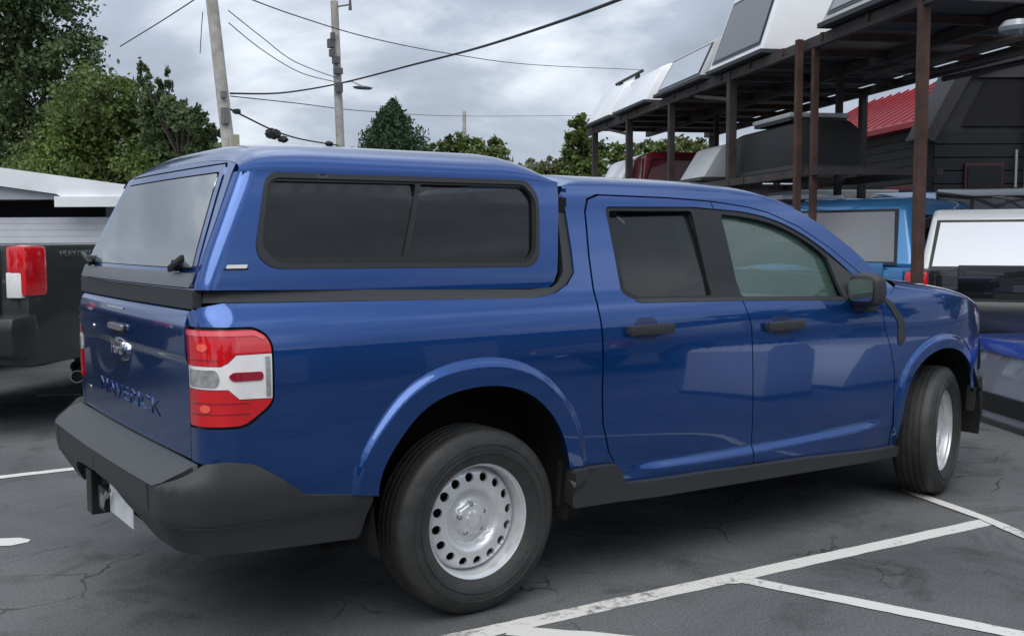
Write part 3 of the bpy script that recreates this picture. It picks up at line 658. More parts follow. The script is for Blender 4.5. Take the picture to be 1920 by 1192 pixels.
panel('tail_rail', lambda u, v, o=0: (-1.035-.012*(1-(u/.72)**2)-o, u, v), fillet([(-.76, 1.205), (-.76, 1.268), (.76, 1.268), (.76, 1.205)], .006), GREYP, cap, off=0, step=.05, flip=-1, thick=.03)
mb = MB(); mb.box(-.84, .3, -.60, .60, 1.60, 1.62); 

# ------------------------------------------------------------------ asphalt
def asphalt():
    m = bpy.data.materials.new('asphalt'); m.use_nodes = True; t = m.node_tree; b = t.nodes['Principled BSDF']; A = t.nodes.new; K = t.links.new
    tc = A('ShaderNodeTexCoord')
    def noise(s, d=6, r=.55, dist=0):
        n = A('ShaderNodeTexNoise'); n.inputs['Scale'].default_value = s; n.inputs['Detail'].default_value = d; n.inputs['Roughness'].default_value = r; n.inputs['Distortion'].default_value = dist
        K(tc.outputs['Object'], n.inputs['Vector']); return n
    def ramp(src, a, b_, ca, cb_):
        r = A('ShaderNodeValToRGB'); K(src, r.inputs[0]); r.color_ramp.elements[0].position = a; r.color_ramp.elements[1].position = b_
        r.color_ramp.elements[0].color = (*ca, 1); r.color_ramp.elements[1].color = (*cb_, 1); return r
    big = noise(.55, 5, .6, .5); base = ramp(big.outputs[0], .35, .68, (.078, .081, .083), (.145, .149, .151))
    gr = noise(95, 5, .85); g2 = ramp(gr.outputs[0], .34, .68, (.42, .42, .42), (1.62, 1.62, 1.60))
    mu = A('ShaderNodeMix'); mu.data_type = 'RGBA'; mu.blend_type = 'MULTIPLY'; mu.inputs[0].default_value = 1
    K(base.outputs[0], mu.inputs[6]); K(g2.outputs[0], mu.inputs[7])
    st = noise(2.4, 7, .65, .8); s2 = ramp(st.outputs[0], .52, .72, (1, 1, 1), (.50, .48, .46))
    mu2 = A('ShaderNodeMix'); mu2.data_type = 'RGBA'; mu2.blend_type = 'MULTIPLY'; mu2.inputs[0].default_value = 1
    K(mu.outputs[2], mu2.inputs[6]); K(s2.outputs[0], mu2.inputs[7])
    # cracks: warped cell borders, only where a mask allows
    wp = noise(2.2, 5); vm = A('ShaderNodeVectorMath'); vm.operation = 'SCALE'; vm.inputs['Scale'].default_value = .45; K(wp.outputs['Color'], vm.inputs[0])
    va = A('ShaderNodeVectorMath'); va.operation = 'ADD'; K(tc.outputs['Object'], va.inputs[0]); K(vm.outputs[0], va.inputs[1])
    vo = A('ShaderNodeTexVoronoi'); vo.feature = 'DISTANCE_TO_EDGE'; vo.inputs['Scale'].default_value = 2.1; K(va.outputs[0], vo.inputs['Vector'])
    ck = ramp(vo.outputs['Distance'], .004, .016, (1, 1, 1), (0, 0, 0))
    mk = noise(.8, 2); mk2 = ramp(mk.outputs[0], .54, .66, (0, 0, 0), (1, 1, 1))
    cm = A('ShaderNodeMath'); cm.operation = 'MULTIPLY'; K(ck.outputs[0], cm.inputs[0]); K(mk2.outputs[0], cm.inputs[1])
    mu3 = A('ShaderNodeMix'); mu3.data_type = 'RGBA'; K(cm.outputs[0], mu3.inputs[0]); K(mu2.outputs[2], mu3.inputs[6]); mu3.inputs[7].default_value = (.015, .015, .015, 1)
    K(mu3.outputs[2], b.inputs['Base Color'])
    rr = ramp(st.outputs[0], .4, .7, (.62, .62, .62), (.85, .85, .85)); K(rr.outputs[0], b.inputs['Roughness']); b.inputs['Specular IOR Level'].default_value = .35
    bp = A('ShaderNodeBump'); bp.inputs['Strength'].default_value = .55; bp.inputs['Distance'].default_value = .006
    sb = A('ShaderNodeMath'); sb.operation = 'SUBTRACT'; K(gr.outputs[0], sb.inputs[0]); K(cm.outputs[0], sb.inputs[1]); K(sb.outputs[0], bp.inputs['Height']); K(bp.outputs[0], b.inputs['Normal'])
    return m
ASPH = asphalt()
g = mobj('ground', [(-300, -300, 0), (300, -300, 0), (300, 300, 0), (-300, 300, 0)], [(0, 1, 2, 3)], ASPH); tag(g, kind='structure')
def linepaint():
    m = bpy.data.materials.new('line_paint'); m.use_nodes = True; t = m.node_tree; b = t.nodes['Principled BSDF']; A = t.nodes.new; K = t.links.new
    tc = A('ShaderNodeTexCoord'); n = A('ShaderNodeTexNoise'); n.inputs['Scale'].default_value = 22; n.inputs['Detail'].default_value = 8; n.inputs['Roughness'].default_value = .7; K(tc.outputs['Object'], n.inputs['Vector'])
    n2 = A('ShaderNodeTexNoise'); n2.inputs['Scale'].default_value = 1.5; K(tc.outputs['Object'], n2.inputs['Vector'])
    s = A('ShaderNodeMath'); s.operation = 'ADD'; K(n.outputs[0], s.inputs[0]); K(n2.outputs[0], s.inputs[1])
    r = A('ShaderNodeValToRGB'); K(s.outputs[0], r.inputs[0]); r.color_ramp.elements[0].position = .74; r.color_ramp.elements[1].position = .92
    r.color_ramp.elements[0].color = (.12, .12, .115, 1); r.color_ramp.elements[1].color = (.62, .61, .57, 1); K(r.outputs[0], b.inputs['Base Color']); b.inputs['Roughness'].default_value = .75
    return m
LP = linepaint()
def stripe(pts, w, z, label=None, rnd_end=False):
    random.seed(int(abs(pts[0][0])*100)+3)
    V = []; F = []
    fine = []
    for (a, b) in zip(pts, pts[1:]):
        n = max(2, int(hypot(b[0]-a[0], b[1]-a[1])/.06))
        fine += [(a[0]+(b[0]-a[0])*k/n, a[1]+(b[1]-a[1])*k/n) for k in range(n)]
    fine.append(pts[-1])
    for i, p in enumerate(fine):
        q = fine[min(i+1, len(fine)-1)]; o = fine[max(i-1, 0)]; d = Vector((q[0]-o[0], q[1]-o[1])).normalized(); nn = Vector((-d.y, d.x))
        wl = w/2+random.uniform(-.003, .003); wr = w/2+random.uniform(-.003, .003)
        if rnd_end:
            k_ = (len(fine)-1-i)*.06/(w/2); k_ = sqrt(max(.0, 1-(1-min(1, k_+.05))**2)); wl *= k_; wr *= k_
        V += [(p[0]+nn.x*wl, p[1]+nn.y*wl, z), (p[0]-nn.x*wr, p[1]-nn.y*wr, z)]
    for i in range(len(fine)-1): F.append((2*i, 2*i+1, 2*i+3, 2*i+2))
    o = mobj('road_marking', V, F, LP); tag(o, label, None, None, 'structure'); return o
stripe([(2.80, -1.352), (-2.2, -.845)], .095, .002)
stripe([(1.02, -1.02+-.16), (1.10, -1.225), (1.46, -2.25), (1.95, -3.65)], .085, .004)
stripe([(-.02, -1.10), (.18, -1.31), (.9, -2.2)], .085, .004)
stripe([(3.02, -.70), (2.95, -.85), (2.80, -1.30), (2.60, -1.72), (2.0, -3.2)], .07, .006)
stripe([(-2.0, 2.74), (3.2, 2.45)], .085, .004)
stripe([(-.26, 6.07), (.3, 5.75), (2.5, 5.6)], .09, .004)
stripe([(-2.0, 1.58), (-1.5, 1.30), (-1.22, 1.16)], .13, .003, rnd_end=True)

# ------------------------------------------------------------------ other vehicles
def arch_profile(x0, x1, zb, zt, wheels, r, extra_top):
    """closed side outline, wheel openings cut from below"""
    pts = [(x0, zb)]
    for wx in wheels:
        pts += [(wx-r, zb)]+[(wx-r*cos(pi*k/10), max(zb, .36+r*sin(pi*k/10)) if 0 else zb+max(0, (.40-zb)+r*sin(pi*k/10)) if k not in (0, 10) else zb) for k in range(11)]+[(wx+r, zb)]
    pts += [(x1, zb)]+extra_top
    out = []
    for p in pts:
        if not out or hypot(p[0]-out[-1][0], p[1]-out[-1][1]) > .004: out.append(p)
    return out
def bg_wheel(par, loc, rz, R=.40):
    mb = MB(); mb.lathe([(.24, -.11), (.32, -.13), (R-.02, -.115), (R, -.09), (R, .09), (R-.02, .115), (.24, .11)], 36)
    w = empty('wheel', loc, rz); w.parent = par; autosmooth(mb.build('tyre', RUBBER, w))
    mb = MB(); mb.lathe([(.24, -.11), (.22, -.05), (.10, -.04), (.09, -.08), (0, -.08)], 30)
    autosmooth(mb.build('rim', mat('alloy', (.35, .35, .36), .3, .8), w))
def bg_pickup(loc, rz, paint, label, capm=None, lens='tall', chrome=False, rail=1.40, beam=None, tonneau=None, ext=0, caph=.54, plate=True, ctap=.22, gy=(.76, .70), lw=.20):
    """rear axle side view: x forward, tail at x = -1.25, bed to 1.0, cab to 3.0, nose at 4.4"""
    t = empty('pickup_truck', loc, rz); tag(t, label, 'pickup truck')
    E = ext
    prof = arch_profile(-1.22, 4.45+E, .52, 1.3, (0, 3.55+E), .50, [(4.50+E, .75), (4.42+E, 1.12), (4.25+E, 1.22), (2.95+E, 1.32), (2.9+E, 1.30), (1.02+E, rail-.02), (.98, rail), (-1.2, rail)])
    mb = MB(); mb.prism(prof, -.98, .98, c=.045, taper=.05, ztap=.95); body = autosmooth(mb.build('body', paint, t))
    cabp = [(x+E, z) for x, z in [(1.05, rail-.12), (3.1, 1.28), (2.45, 1.88), (2.2, 1.95), (1.35, 1.95), (1.15, 1.86)]]
    mb = MB(); mb.prism(cabp, -.90, .90, c=.05, taper=.25, ztap=1.35); cab = autosmooth(mb.build('cab', paint, t))
    for s in (-1, 1):
        w_ = []
        for (x, z) in [(1.25, 1.42), (2.75, 1.40), (2.38, 1.80), (1.32, 1.83)]: w_.append((x+E, s*(.90*(1-.25*(z-1.35))+.004), z))
        mobj('side_window', w_, [(0, 1, 2, 3)], DGLASS, cab)
    for wx in (0, 3.55+E):
        for s in (-1, 1): bg_wheel(t, (wx, s*.84, .40), 0 if s < 0 else pi)
    # tailgate, lamps, bumper
    mb = MB(); mb.box(-1.245, -1.215, -.74, .74, .78, rail-.03, c=.012); mb.box(-1.255, -1.24, -.55, .55, .95, 1.18, c=.01); gate = mb.build('tailgate', paint, t); autosmooth(gate)
    mb = MB(); mb.box(-1.262, -1.25, -.12, .12, rail-.18, rail-.12, c=.004); mb.build('handle', BLACKP, gate)
    for s in (-1, 1):
        mb = MB(); mb.box(-1.25, -1.0, s*(.985-lw/2)-lw/2, s*(.985-lw/2)+lw/2, rail-.38, rail-.005, c=.045); l = autosmooth(mb.build('tail_light', REDL, t))
        mb = MB(); mb.box(-1.252, -1.10, s*(.968-lw/2)-lw/2*.74, s*(.968-lw/2)+lw/2*.74, rail-.385, rail-.20, c=.012); autosmooth(mb.build('reverse_lens', WHL, l))
    bmat_ = CHROME if chrome else mat('bumper_dark', (.022, .024, .026), .4, .1, .3)
    mb = MB(); mb.prism([(-1.40, .88), (-1.42, .80), (-1.40, .62), (-1.34, .58), (-1.15, .58), (-1.10, .70), (-1.15, .90)], -.98, .98, c=.025); b = autosmooth(mb.build('rear_bumper', bmat_, t))
    if plate: mb = MB(); mb.box(-1.425, -1.415, -.155, .155, .66, .80, c=.002); mb.build('license_plate', mat('plate_white', (.6, .6, .6)), b)
    if capm:
        cp = [(-1.19, rail), (1.0, rail), (1.06, rail+caph*.78), (.95, rail+caph*.96), (-1.19+caph*.76, rail+caph), (-1.19+caph*.5, rail+caph*.89)]
        mb = MB(); mb.prism(cp, -.86, .86, c=.05 if ctap < .3 else .09, seg=3, taper=ctap, ztap=rail); c_ = autosmooth(mb.build('cap', capm, t))
        for s in (-1, 1):
            w_ = [(x, s*(.86*(1-ctap*(z-rail))+.005), z) for x, z in [(-.86, rail+caph*.18), (.88, rail+caph*.18), (.93, rail+caph*.7), (-.74, rail+caph*.74)]]
            mobj('cap_window', w_, [(0, 1, 2, 3)], DGLASS, c_)
        sl_ = .5/.89; tp = lambda y, z, o: (-1.19+(z-rail)*sl_-o, y, z)
        q = [tp(y, rail+caph*f, .016) for y, f in ((-gy[0], .07), (gy[0], .07), (gy[1], .78), (-gy[1], .78))]; q2 = [tp(y, rail+caph*f, .010) for y, f in ((-gy[0]-.03, .03), (gy[0]+.03, .03), (gy[1]+.03, .82), (-gy[1]-.03, .82))]
        fr = mobj('hatch_frame', q2, [(0, 1, 2, 3)], TRIM, c_); mobj('hatch_glass', q, [(0, 1, 2, 3)], beam or HGLASS, c_)
    if tonneau:
        mb = MB(); mb.box(-1.15, .98, -.86, .86, rail, rail+.05, c=.015); mb.build('bed_cover', tonneau, t)
    return t
RAMP = mat('charcoal_paint', (.042, .047, .047), .35, .4, .8)
pr = W(45, 7.3); _q = Matrix.Rotation(.74, 3, 'Z') @ Vector((-1.24, -.96, 0))
ram = bg_pickup((pr.x-_q.x, pr.y-_q.y, 0), .74,  RAMP, 'charcoal grey pickup with a red and white tail light at the left edge', ext=1.45, lw=.17)
panel('bed_lettering', lambda u, v, o=0: (u, -.972-o, v), [(0, 0), (.01, 0), (.01, .01)], RAMP, ram, thick=0) if 0 else None
txt('bed_lettering', 'HEAVY DUTY', .062, mat('letter_grey', (.22, .23, .24), .4, .5), ram, Matrix(((1, 0, 0, -.60), (0, 0, -1, -.964), (0, 1, 0, 1.325), (0, 0, 0, 1))), ext=.004, sx=1.25)
mb = MB(); mb.lathe([(.045, -.25), (.05, .0), (.044, .0), (.04, -.2)], 20)
ex = mb.build('exhaust_tip', CHROME, ram); ex.location = (-.62, -.92, .37); ex.rotation_euler = (radians(-8), 0, radians(125))
mb = MB(); mb.tube([(-.62, -.92, .37), (-.40, -.75, .42), (.1, -.6, .45)], .04); mb.build('exhaust_pipe', VOID, ram)
BLU2 = mat('steel_blue_paint', (.04, .19, .42), .3, .4, 1); GREYGL = mat('flat_grey_glass', (.20, .205, .22), .35, vary=.05, scale=2);  # rear glass of the blue cap as one flat grey
pb = W(1628, 9.8)
bt = bg_pickup((pb.x+1.2, pb.y+.65, 0), .18, BLU2, 'teal blue pickup with a blue cap and grey rear glass under the rack', capm=BLU2, rail=1.14, beam=GREYGL, caph=.68, ctap=.42, gy=(.62, .50))
pw = W(1738, 9.0)
WHITEP = mat('white_paint', (.70, .71, .72), .3, 0, .8)
BRIGHT = mat('sky_reflection_glass', (.88, .90, .93), .4)  # near-white base colour stands in for sky reflected in the glass
BLKP = mat('black_paint', (.008, .009, .011), .25, .2, 1)
d_ = .55
R_ = Matrix.Rotation(d_, 3, 'Z'); q = R_ @ Vector((-1.2, .80, 0))
wt = bg_pickup((pw.x-q.x, pw.y-q.y, 0), d_, BLKP, 'black pickup wearing a white cap with a large bright rear window', capm=WHITEP, rail=1.13, beam=BRIGHT, plate=False)
# blue cap standing on the ground at the right
def cap_shell(loc, rz, m, label, roofm=None, band=False, L_=1.9, w=1.5, h=.6, lean=.3, win=True, endwin=True, glassm=None, group=None, tilt=0, taper=.3, trimh=.03):
    """x along its length, tail at x = 0"""
    t = empty('truck_cap', loc, rz); t.rotation_euler = (tilt, 0, rz); tag(t, label, 'truck cap', group)
    pr_ = [(0, 0), (L_, 0), (L_, h*.82), (L_-.12, h), (lean+.10, h), (lean*.86, h*.9)]
    mb = MB(); mb.prism(pr_, -w/2, w/2, c=.035, taper=taper, ztap=0); autosmooth(mb.build('shell', m, t))
    if roofm:
        mb = MB(); mb.prism([(L_+.01, h*.80), (L_+.01, h*.84), (L_-.12, h+.012), (lean+.10, h+.012), (lean*.84, h*.92), (lean*.82, h*.86)], -w/2*(1-taper*h*.55), w/2*(1-taper*h*.55), c=.015); autosmooth(mb.build('roof', roofm, t))
    mb = MB(); mb.box(-.02, L_+.01, -w/2-.01, w/2+.01, -trimh, trimh*.6, c=.006); mb.build('base_rail', GREYP, t)
    gm = glassm or DGLASS
    if band:
        for s in (-1, 1):
            mb = MB(); mb.box(.12, L_-.10, s*w/2*.985-.012, s*w/2*.985+.012, .07, .21, c=.004); mb.build('side_window', TRIM, t)
            mb = MB(); mb.box(.60, .66, s*w/2-.02, s*w/2+.02, .12, .15, c=.006); mb.build('latch', CHROME, t)
    if win:
        for s in (-1, 1):
            q = [(x, s*(w/2*(1-taper*z)+.004), z) for x, z in ((lean+.02, h*.25), (L_-.15, h*.25), (L_-.15, h*.75), (lean*1.0+.14, h*.78))]
            fr = mobj('window_frame', [(x+(.03 if i in (1, 2) else -.03), y-s*.002, z+(.03 if i > 1 else -.03)) for i, (x, y, z) in enumerate(q)], [(0, 1, 2, 3)], TRIM, t)
            mobj('side_window', q, [(0, 1, 2, 3)], gm, fr)
    if endwin:
        eq = lambda y, z, o: (lean*.86*z/(h*.9)-o, y*(1-taper*z), z)
        q = [eq(y*w, z*h, .014) for y, z in ((-.42, .12), (.42, .12), (.42, .80), (-.42, .80))]
        fr = mobj('hatch_frame', [eq(y*w, z*h, .008) for y, z in ((-.445, .08), (.445, .08), (.445, .84), (-.445, .84))], [(0, 1, 2, 3)], TRIM, t)
        mobj('hatch_glass', q, [(0, 1, 2, 3)], gm, fr)
    return t
gp = W(1800, 8.95)
gl = cap_shell((6.4, .42, .03), -2.12, mat('flank_reflection', (.20, .22, .27), .3, .3, .8), 'blue truck cap, grey asphalt reflection painted into its flank, on the asphalt, right edge', roofm=mat('bright_blue_paint', (.03, .10, .55), .2, .5, 1), win=False, band=True, L_=2.2, h=.60, lean=.15, taper=.25)  # grey flank colour stands in for asphalt mirrored in blue paint

# ------------------------------------------------------------------ steel rack with caps
def rk(d, off=0, z=0):
    """point on the rack: d = depth of the front edge line, off = distance to the far side"""
    lat = 3.361-(d-8.5)*.1815
    f = Vector((cos(YAW), sin(YAW), 0)); r = Vector((sin(YAW), -cos(YAW), 0))
    p = Vector((CAM[0], CAM[1], 0))+f*d+r*lat; e = (f-r*.1815).normalized(); n = Vector((e.y, -e.x, 0))
    p = p+n*off; p.z = z; return p
e_ = (rk(9)-rk(8)).normalized(); EA = atan2(e_.y, e_.x); NV = Vector((e_.y, -e_.x, 0))
SID = None
RUST = mat('rusty_brown_steel', (.055, .028, .020), .75, .2, col2=(.10, .055, .04), scale=6, bump=.2, bscale=60)
DKST = mat('dark_rack_steel', (.040, .034, .034), .7, .2, col2=(.07, .056, .050), scale=5)
PLY = mat('weathered_plywood', (.14, .12, .09), .85, col2=(.24, .21, .17), scale=3)
rack = empty('storage_rack', (0, 0, 0)); tag(rack, 'rusty two level steel rack on tall posts, loaded with truck caps', 'storage rack')
ZD, ZM = 3.40, 2.12
def post(d, off, w=.10, z1=ZD, m=RUST):
    p = rk(d, off); mb = MB(); mb.box(-w/2, w/2, -w/2, w/2, 0, z1, Matrix.Translation(p) @ Matrix.Rotation(EA, 4, 'Z'), c=.006)
    mb.box(-w, w, -w, w, 0, .015, Matrix.Translation(p) @ Matrix.Rotation(EA, 4, 'Z')); mb.build('post', m, rack)
post(8.5, 0, .078); post(10.35, 0, .062); post(10.35, -.14, .062) if 0 else post(10.5, -.10, .065); post(12.45, 0, .10, m=DKST); post(14.6, 0, .085, m=DKST); post(16.6, 0, .10, m=DKST); post(18.7, 0, .10, m=DKST)
for d in (13.5, 16.1, 18.9): post(d, 2.3, .09, m=DKST)
for d in (12.0, 15.8): post(d, 1.15, .07, m=DKST)
def beam(a, b, w, h, m, nm='beam'):
    v = b-a; mb = MB(); mb.box(0, v.length, -w/2, w/2, -h/2, h/2, Matrix.Translation(a) @ v.to_track_quat('X', 'Z').to_matrix().to_4x4()); mb.build(nm, m, rack)
for z, hh in ((ZD, .105), (ZM, .08)):
    lo = 7.4 if z == ZD else 10.2
    for off in ((0, 1.15, 2.3) if z == ZD else (0, 1.3)): beam(rk(lo, off, z-hh/2), rk(19.2, off, z-hh/2), .07, hh, DKST)
    d = lo+.2
    while d < 19.3:
        beam(rk(d, -.05, z-.05+.02), rk(d, 2.33 if z == ZD else 1.33, z-.05+.02), .05, .07, RUST if int(d*3) % 3 == 0 else DKST, 'joist'); d += .85 if z == ZD else 1.6
for d0, d1, o0, o1, z in ((11.2, 13.15, .1, 2.3, ZD), (8.6, 10.3, .1, 2.3, ZD), (14.85, 18.9, .1, 2.3, ZD), (13.2, 14.8, .1, 2.3, ZD), (10.35, 11.15, .1, 2.3, ZD), (7.5, 8.5, 1.0, 2.3, ZD)):
    a, b, c, d = rk(d0, o0, z+.024), rk(d1, o0, z+.024), rk(d1, o1, z+.024), rk(d0, o1, z+.024)
    mb = MB(); mb.add([a, b, c, d, a+Vector((0, 0, .018)), b+Vector((0, 0, .018)), c+Vector((0, 0, .018)), d+Vector((0, 0, .018))], [(0, 1, 2, 3), (7, 6, 5, 4), (0, 4, 5, 1), (1, 5, 6, 2), (2, 6, 7, 3), (3, 7, 4, 0)]); mb.build('deck_board', PLY, rack)
for d in (12.45, 16.6): beam(rk(d, 0, ZM+.95), rk(d+1.2, 0, ZD-.13), .04, .04, DKST, 'brace')
CWH = mat('cap_white_gelcoat', (.84, .85, .87), .35, 0, .5, vary=.04, scale=3); CGR = mat('cap_grey_primer', (.22, .23, .24), .5, vary=.10, scale=4)
CLG = mat('cap_pale_grey', (.42, .43, .44), .45, vary=.08, scale=4); CDK = mat('cap_dark_grey', (.060, .058, .062), .45, vary=.1, scale=5); CBK = mat('cap_black', (.010, .011, .012), .6)
def rcap(d0, d1, h, m, label, z=ZD+.05, off=-.12, L_=1.9, lean=.30, glassm=None, win=True, endwin=True, taper=.18, turn=0):
    p = rk((d0+d1)/2, off, z); w = (rk(d1)-rk(d0)).length
    return cap_shell(p, EA-pi/2+turn, m, label, L_=L_, w=w, h=h, lean=lean, glassm=glassm, win=win, endwin=endwin, taper=taper)
PGL = glass('pale_sky_glass', (.2, .2, .2), .7, .03, (.25, .27, .29), .45)
rcap(17.35, 18.9, .62, CWH, 'white truck cap with black roof bars at the far end of the rack deck', glassm=None, endwin=False, win=True, lean=.34)
rcap(15.45, 17.1, .58, CWH, 'white truck cap, second from the far end of the rack deck', endwin=False, lean=.34)
rcap(13.15, 15.0, .56, CLG, 'pale grey truck cap with glazed tail, third from the far end of the deck', lean=.30, glassm=PGL)
rcap(11.35, 12.95, .98, CWH, 'tall white truck cap with a grey tail panel above the paired rusty posts', lean=.36, glassm=mat('matte_grey_glass', (.16, .17, .18), .35), win=False, taper=.10)
rcap(8.55, 10.05, .95, CLG, 'grey truck cap standing on the near part of the rack deck beside the white one', lean=.45, glassm=mat('pale_panel', (.26, .27, .28), .4), win=False, taper=.10)
for k, (d0, d1, z_, off_, L_, m_, lb) in enumerate(((11.2, 12.2, ZM+.60, .15, .7, CLG, 'pale flat bed lid resting on top of the long black cap'), (13.0, 13.9, ZM-.34, .1, .8, CWH, 'white flat bed lid slung under the middle level of the rack'), (11.9, 12.8, ZM-.26, .4, .8, CWH, 'narrow white bed lid under the middle level nearer the paired posts'))):
    l_ = empty('bed_lid', rk((d0+d1)/2, off_, z_), EA-pi/2); tag(l_, lb, 'bed lid'); w_ = (d1-d0)
    mb = MB(); mb.box(0, L_, -w_/2, w_/2, 0, .055, c=.02); autosmooth(mb.build('panel', m_, l_)); mb = MB(); mb.box(.02, L_-.02, -w_/2+.02, w_/2-.02, -.03, 0); mb.build('rim', BLACKP, l_)
# roof bars on the farthest cap
rb = empty('roof_rack', rk(18.1, .45, ZD+.67), EA-pi/2); tag(rb, 'black roof bars on feet fixed on top of the farthest white cap', 'roof rack')
for x in (0, .55):
    mb = MB(); mb.tube([(x, -.78, .13), (x, .78, .13)], .028); mb.build('bar', BLACKP, rb)
    for y in (-.5, .5): mb = MB(); mb.box(x-.04, x+.04, y-.03, y+.03, -.01, .13, c=.01); mb.build('foot', BLACKP, rb)
# middle level
rcap(16.05, 17.1, .58, mat('cap_red', (.14, .006, .012), .3, 0, .8), 'dark red truck cap on the middle level beside the small white one', z=ZM+.05, off=.05, win=True, endwin=True, glassm=mat('dark_red_panel', (.10, .006, .012), .3, 0, .6), L_=2.0, taper=.05, lean=.05)
rcap(17.4, 18.7, .62, CWH, 'small white truck cap on the middle level at the far end of the rack', z=ZM+.05, off=0, lean=.32, endwin=False)
rcap(13.25, 14.15, .46, CLG, 'pale wedge shaped truck cap on the middle level, beside the thick dark post', z=ZM+.06, off=-.05, lean=.30, endwin=False, win=False, L_=.8, taper=.02)
rcap(10.9, 12.7, .50, CBK, 'long black truck cap on the middle level behind the paired posts', z=ZM+.05, off=0.1, lean=.03, L_=.75, endwin=False, win=False)
# big dark cap hung at the right

# clutter under the near deck
mb = MB(); 
for k in range(3):
    a = rk(7.4, .9+k*.4, ZD-.35-.02*k); b = rk(10.8, .8+k*.45, ZD-.30); mb.tube([a, b], .03)
lad = mb.build('steel_tubes', DKST); tag(lad, 'bundle of dark steel tubes slung under the near deck of the rack', 'steel tubes')
p = rk(8.1, .55, ZD-.34); mb = MB(); mb.lathe([(0, .06), (.10, .05), (.14, 0), (.13, -.03), (0, -.03)], 24, axis='z')
fl = mb.build('flood_light', mat('lamp_glass', (.35, .37, .4), .2, .2, .5), None, loc=p); tag(fl, 'round grey flood light fixed under the near deck of the rack', 'flood light'); autosmooth(fl)

# ------------------------------------------------------------------ dark sided building with red roof
SID = mat('dark_siding', (.012, .0125, .0135), .6, vary=.25, scale=3); REDR = mat('red_metal_roof', (.26, .008, .016), .45, vary=.15, scale=4)
A_, B_ = W(1500, 24.8), W(2300, 12)
dr = (B_-A_); Ln = dr.length; ba = atan2(dr.y, dr.x)
shop = empty('shop_building', A_, ba); tag(shop, 'low shop building with dark horizontal siding and a red metal roof behind the rack', 'building')
mb = MB(); mb.box(0, Ln, 0, 8, 0, 3.45)
mb.build('wall', SID, shop)
mb = MB()
z = .1
while z < 3.4: mb.prism([(0, z), (-.012, z+.01), (-.03, z+.155), (0, z+.16)], 0, Ln, Matrix(((0, 1, 0, 0), (1, 0, 0, 0), (0, 0, 1, 0), (0, 0, 0, 1)))) ; z += .165
mb.build('siding_boards', SID, shop)
mb = MB(); mb.prism([(-.35, 3.40), (-.35, 3.5), (1.6, 4.62), (4, 4.7), (4, 3.4)], -.3, Ln+.3, Matrix(((0, 1, 0, 0), (1, 0, 0, 0), (0, 0, 1, 0), (0, 0, 0, 1)))); rf = mb.build('roof', REDR, shop)
mb = MB(); x = 0
while x < Ln: mb.prism([(-.36, 3.52), (-.36, 3.55), (1.6, 4.66), (1.6, 4.62)], x, x+.05, Matrix(((0, 1, 0, 0), (1, 0, 0, 0), (0, 0, 1, 0), (0, 0, 0, 1)))); x += .4
mb.build('roof_rib', REDR, rf)
for x0, x1, z0, z1 in ((9.2, 10.4, 1.2, 2.3), (11.6, 12.6, .1, 2.3), (4.5, 5.8, 1.3, 2.3)):
    mb = MB(); mb.box(x0-.09, x1+.09, -.07, -.03, z0-.09, z1+.09, c=.01); f_ = mb.build('window' if z0 > 1 else 'door', mat('dark_red_trim', (.09, .008, .014), .5), shop)
    mb = MB(); mb.box(x0, x1, -.085, -.075, z0, z1); mb.build('pane', TRIM, f_)

ax = empty('annex', W(1745, 13), YAW-pi/2); tag(ax, 'dark sided annex with a steep gambrel roof edge trimmed in silver, at the right', 'annex')
XZ = Matrix(((1, 0, 0, 0), (0, 1, 0, 0), (0, 0, 1, 0), (0, 0, 0, 1)))
mb = MB(); mb.prism([(0, 0), (6, 0), (6, 4.0), (3.0, 4.0), (1.2, 3.70), (.42, 3.47), (0, 2.72)], .02, .5); mb.build('wall', SID, ax)
mb = MB(); z = .1
while z < 2.6: mb.prism([(0, z), (-.012, z+.01), (-.03, z+.155), (0, z+.16)], 0, 6, Matrix(((0, 1, 0, 0), (1, 0, 0, 0), (0, 0, 1, 0), (0, 0, 0, 1)))); z += .165
mb.build('siding_boards', SID, ax)
def rib(pts, r, nm, m): mb = MB(); mb.tube(pts, r, 6); mb.build(nm, m, ax)
rib([(-.06, -.05, 2.66), (.38, -.05, 3.46)], .022, 'edge_strip', mat('strip_silver', (.5, .5, .5), .3, .7))
mb = MB(); mb.prism([(-.04, 2.60), (.42, 3.44), (1.2, 3.66), (3, 3.96), (6, 3.96), (6, 4.10), (3, 4.12), (1.2, 3.82), (.30, 3.58), (-.16, 2.66)], -.10, .55); mb.build('roof', mat('dark_fascia', (.022, .020, .022), .6), ax)
mb = MB(); mb.prism([(.34, 2.80), (5, 2.80), (5, 3.36), (.62, 3.36)], -.01, .0); mb.build('opening', VOID, ax)
mb = MB(); mb.prism([(.5, 3.40), (5, 3.40), (5, 3.9), (3, 3.9), (1.2, 3.62)], -.03, .0); mb.build('header_panel', mat('header_grey', (.045, .042, .044), .6), ax)
DRT = mat('dark_red_trim2', (.035, .004, .007), .6)
for x0, x1, z0, z1 in ((.40, .82, 1.62, 2.30), (1.9, 2.7, .1, 2.3)):
    mb = MB(); mb.box(x0-.035, x1+.035, -.07, -.035, z0-.035, z1+.035, c=.008); f_ = mb.build('window_frame', DRT, ax)
    mb = MB(); mb.box(x0, x1, -.085, -.075, z0, z1); mb.build('pane', TRIM, f_)
rib([(1.12, -.08, 0), (1.12, -.08, 3.5)], .022, 'drain_pipe', mat('pipe_grey', (.12, .12, .12), .5)); rib([(1.0, -.08, 1.5), (1.0, -.08, 2.5)], .015, 'conduit', mat('pipe_pale', (.3, .3, .3), .5))
cn = empty('storage_container', W(1392, 15.2), YAW-pi/2+.1); tag(cn, 'pale grey ribbed storage container under the middle of the rack', 'container')
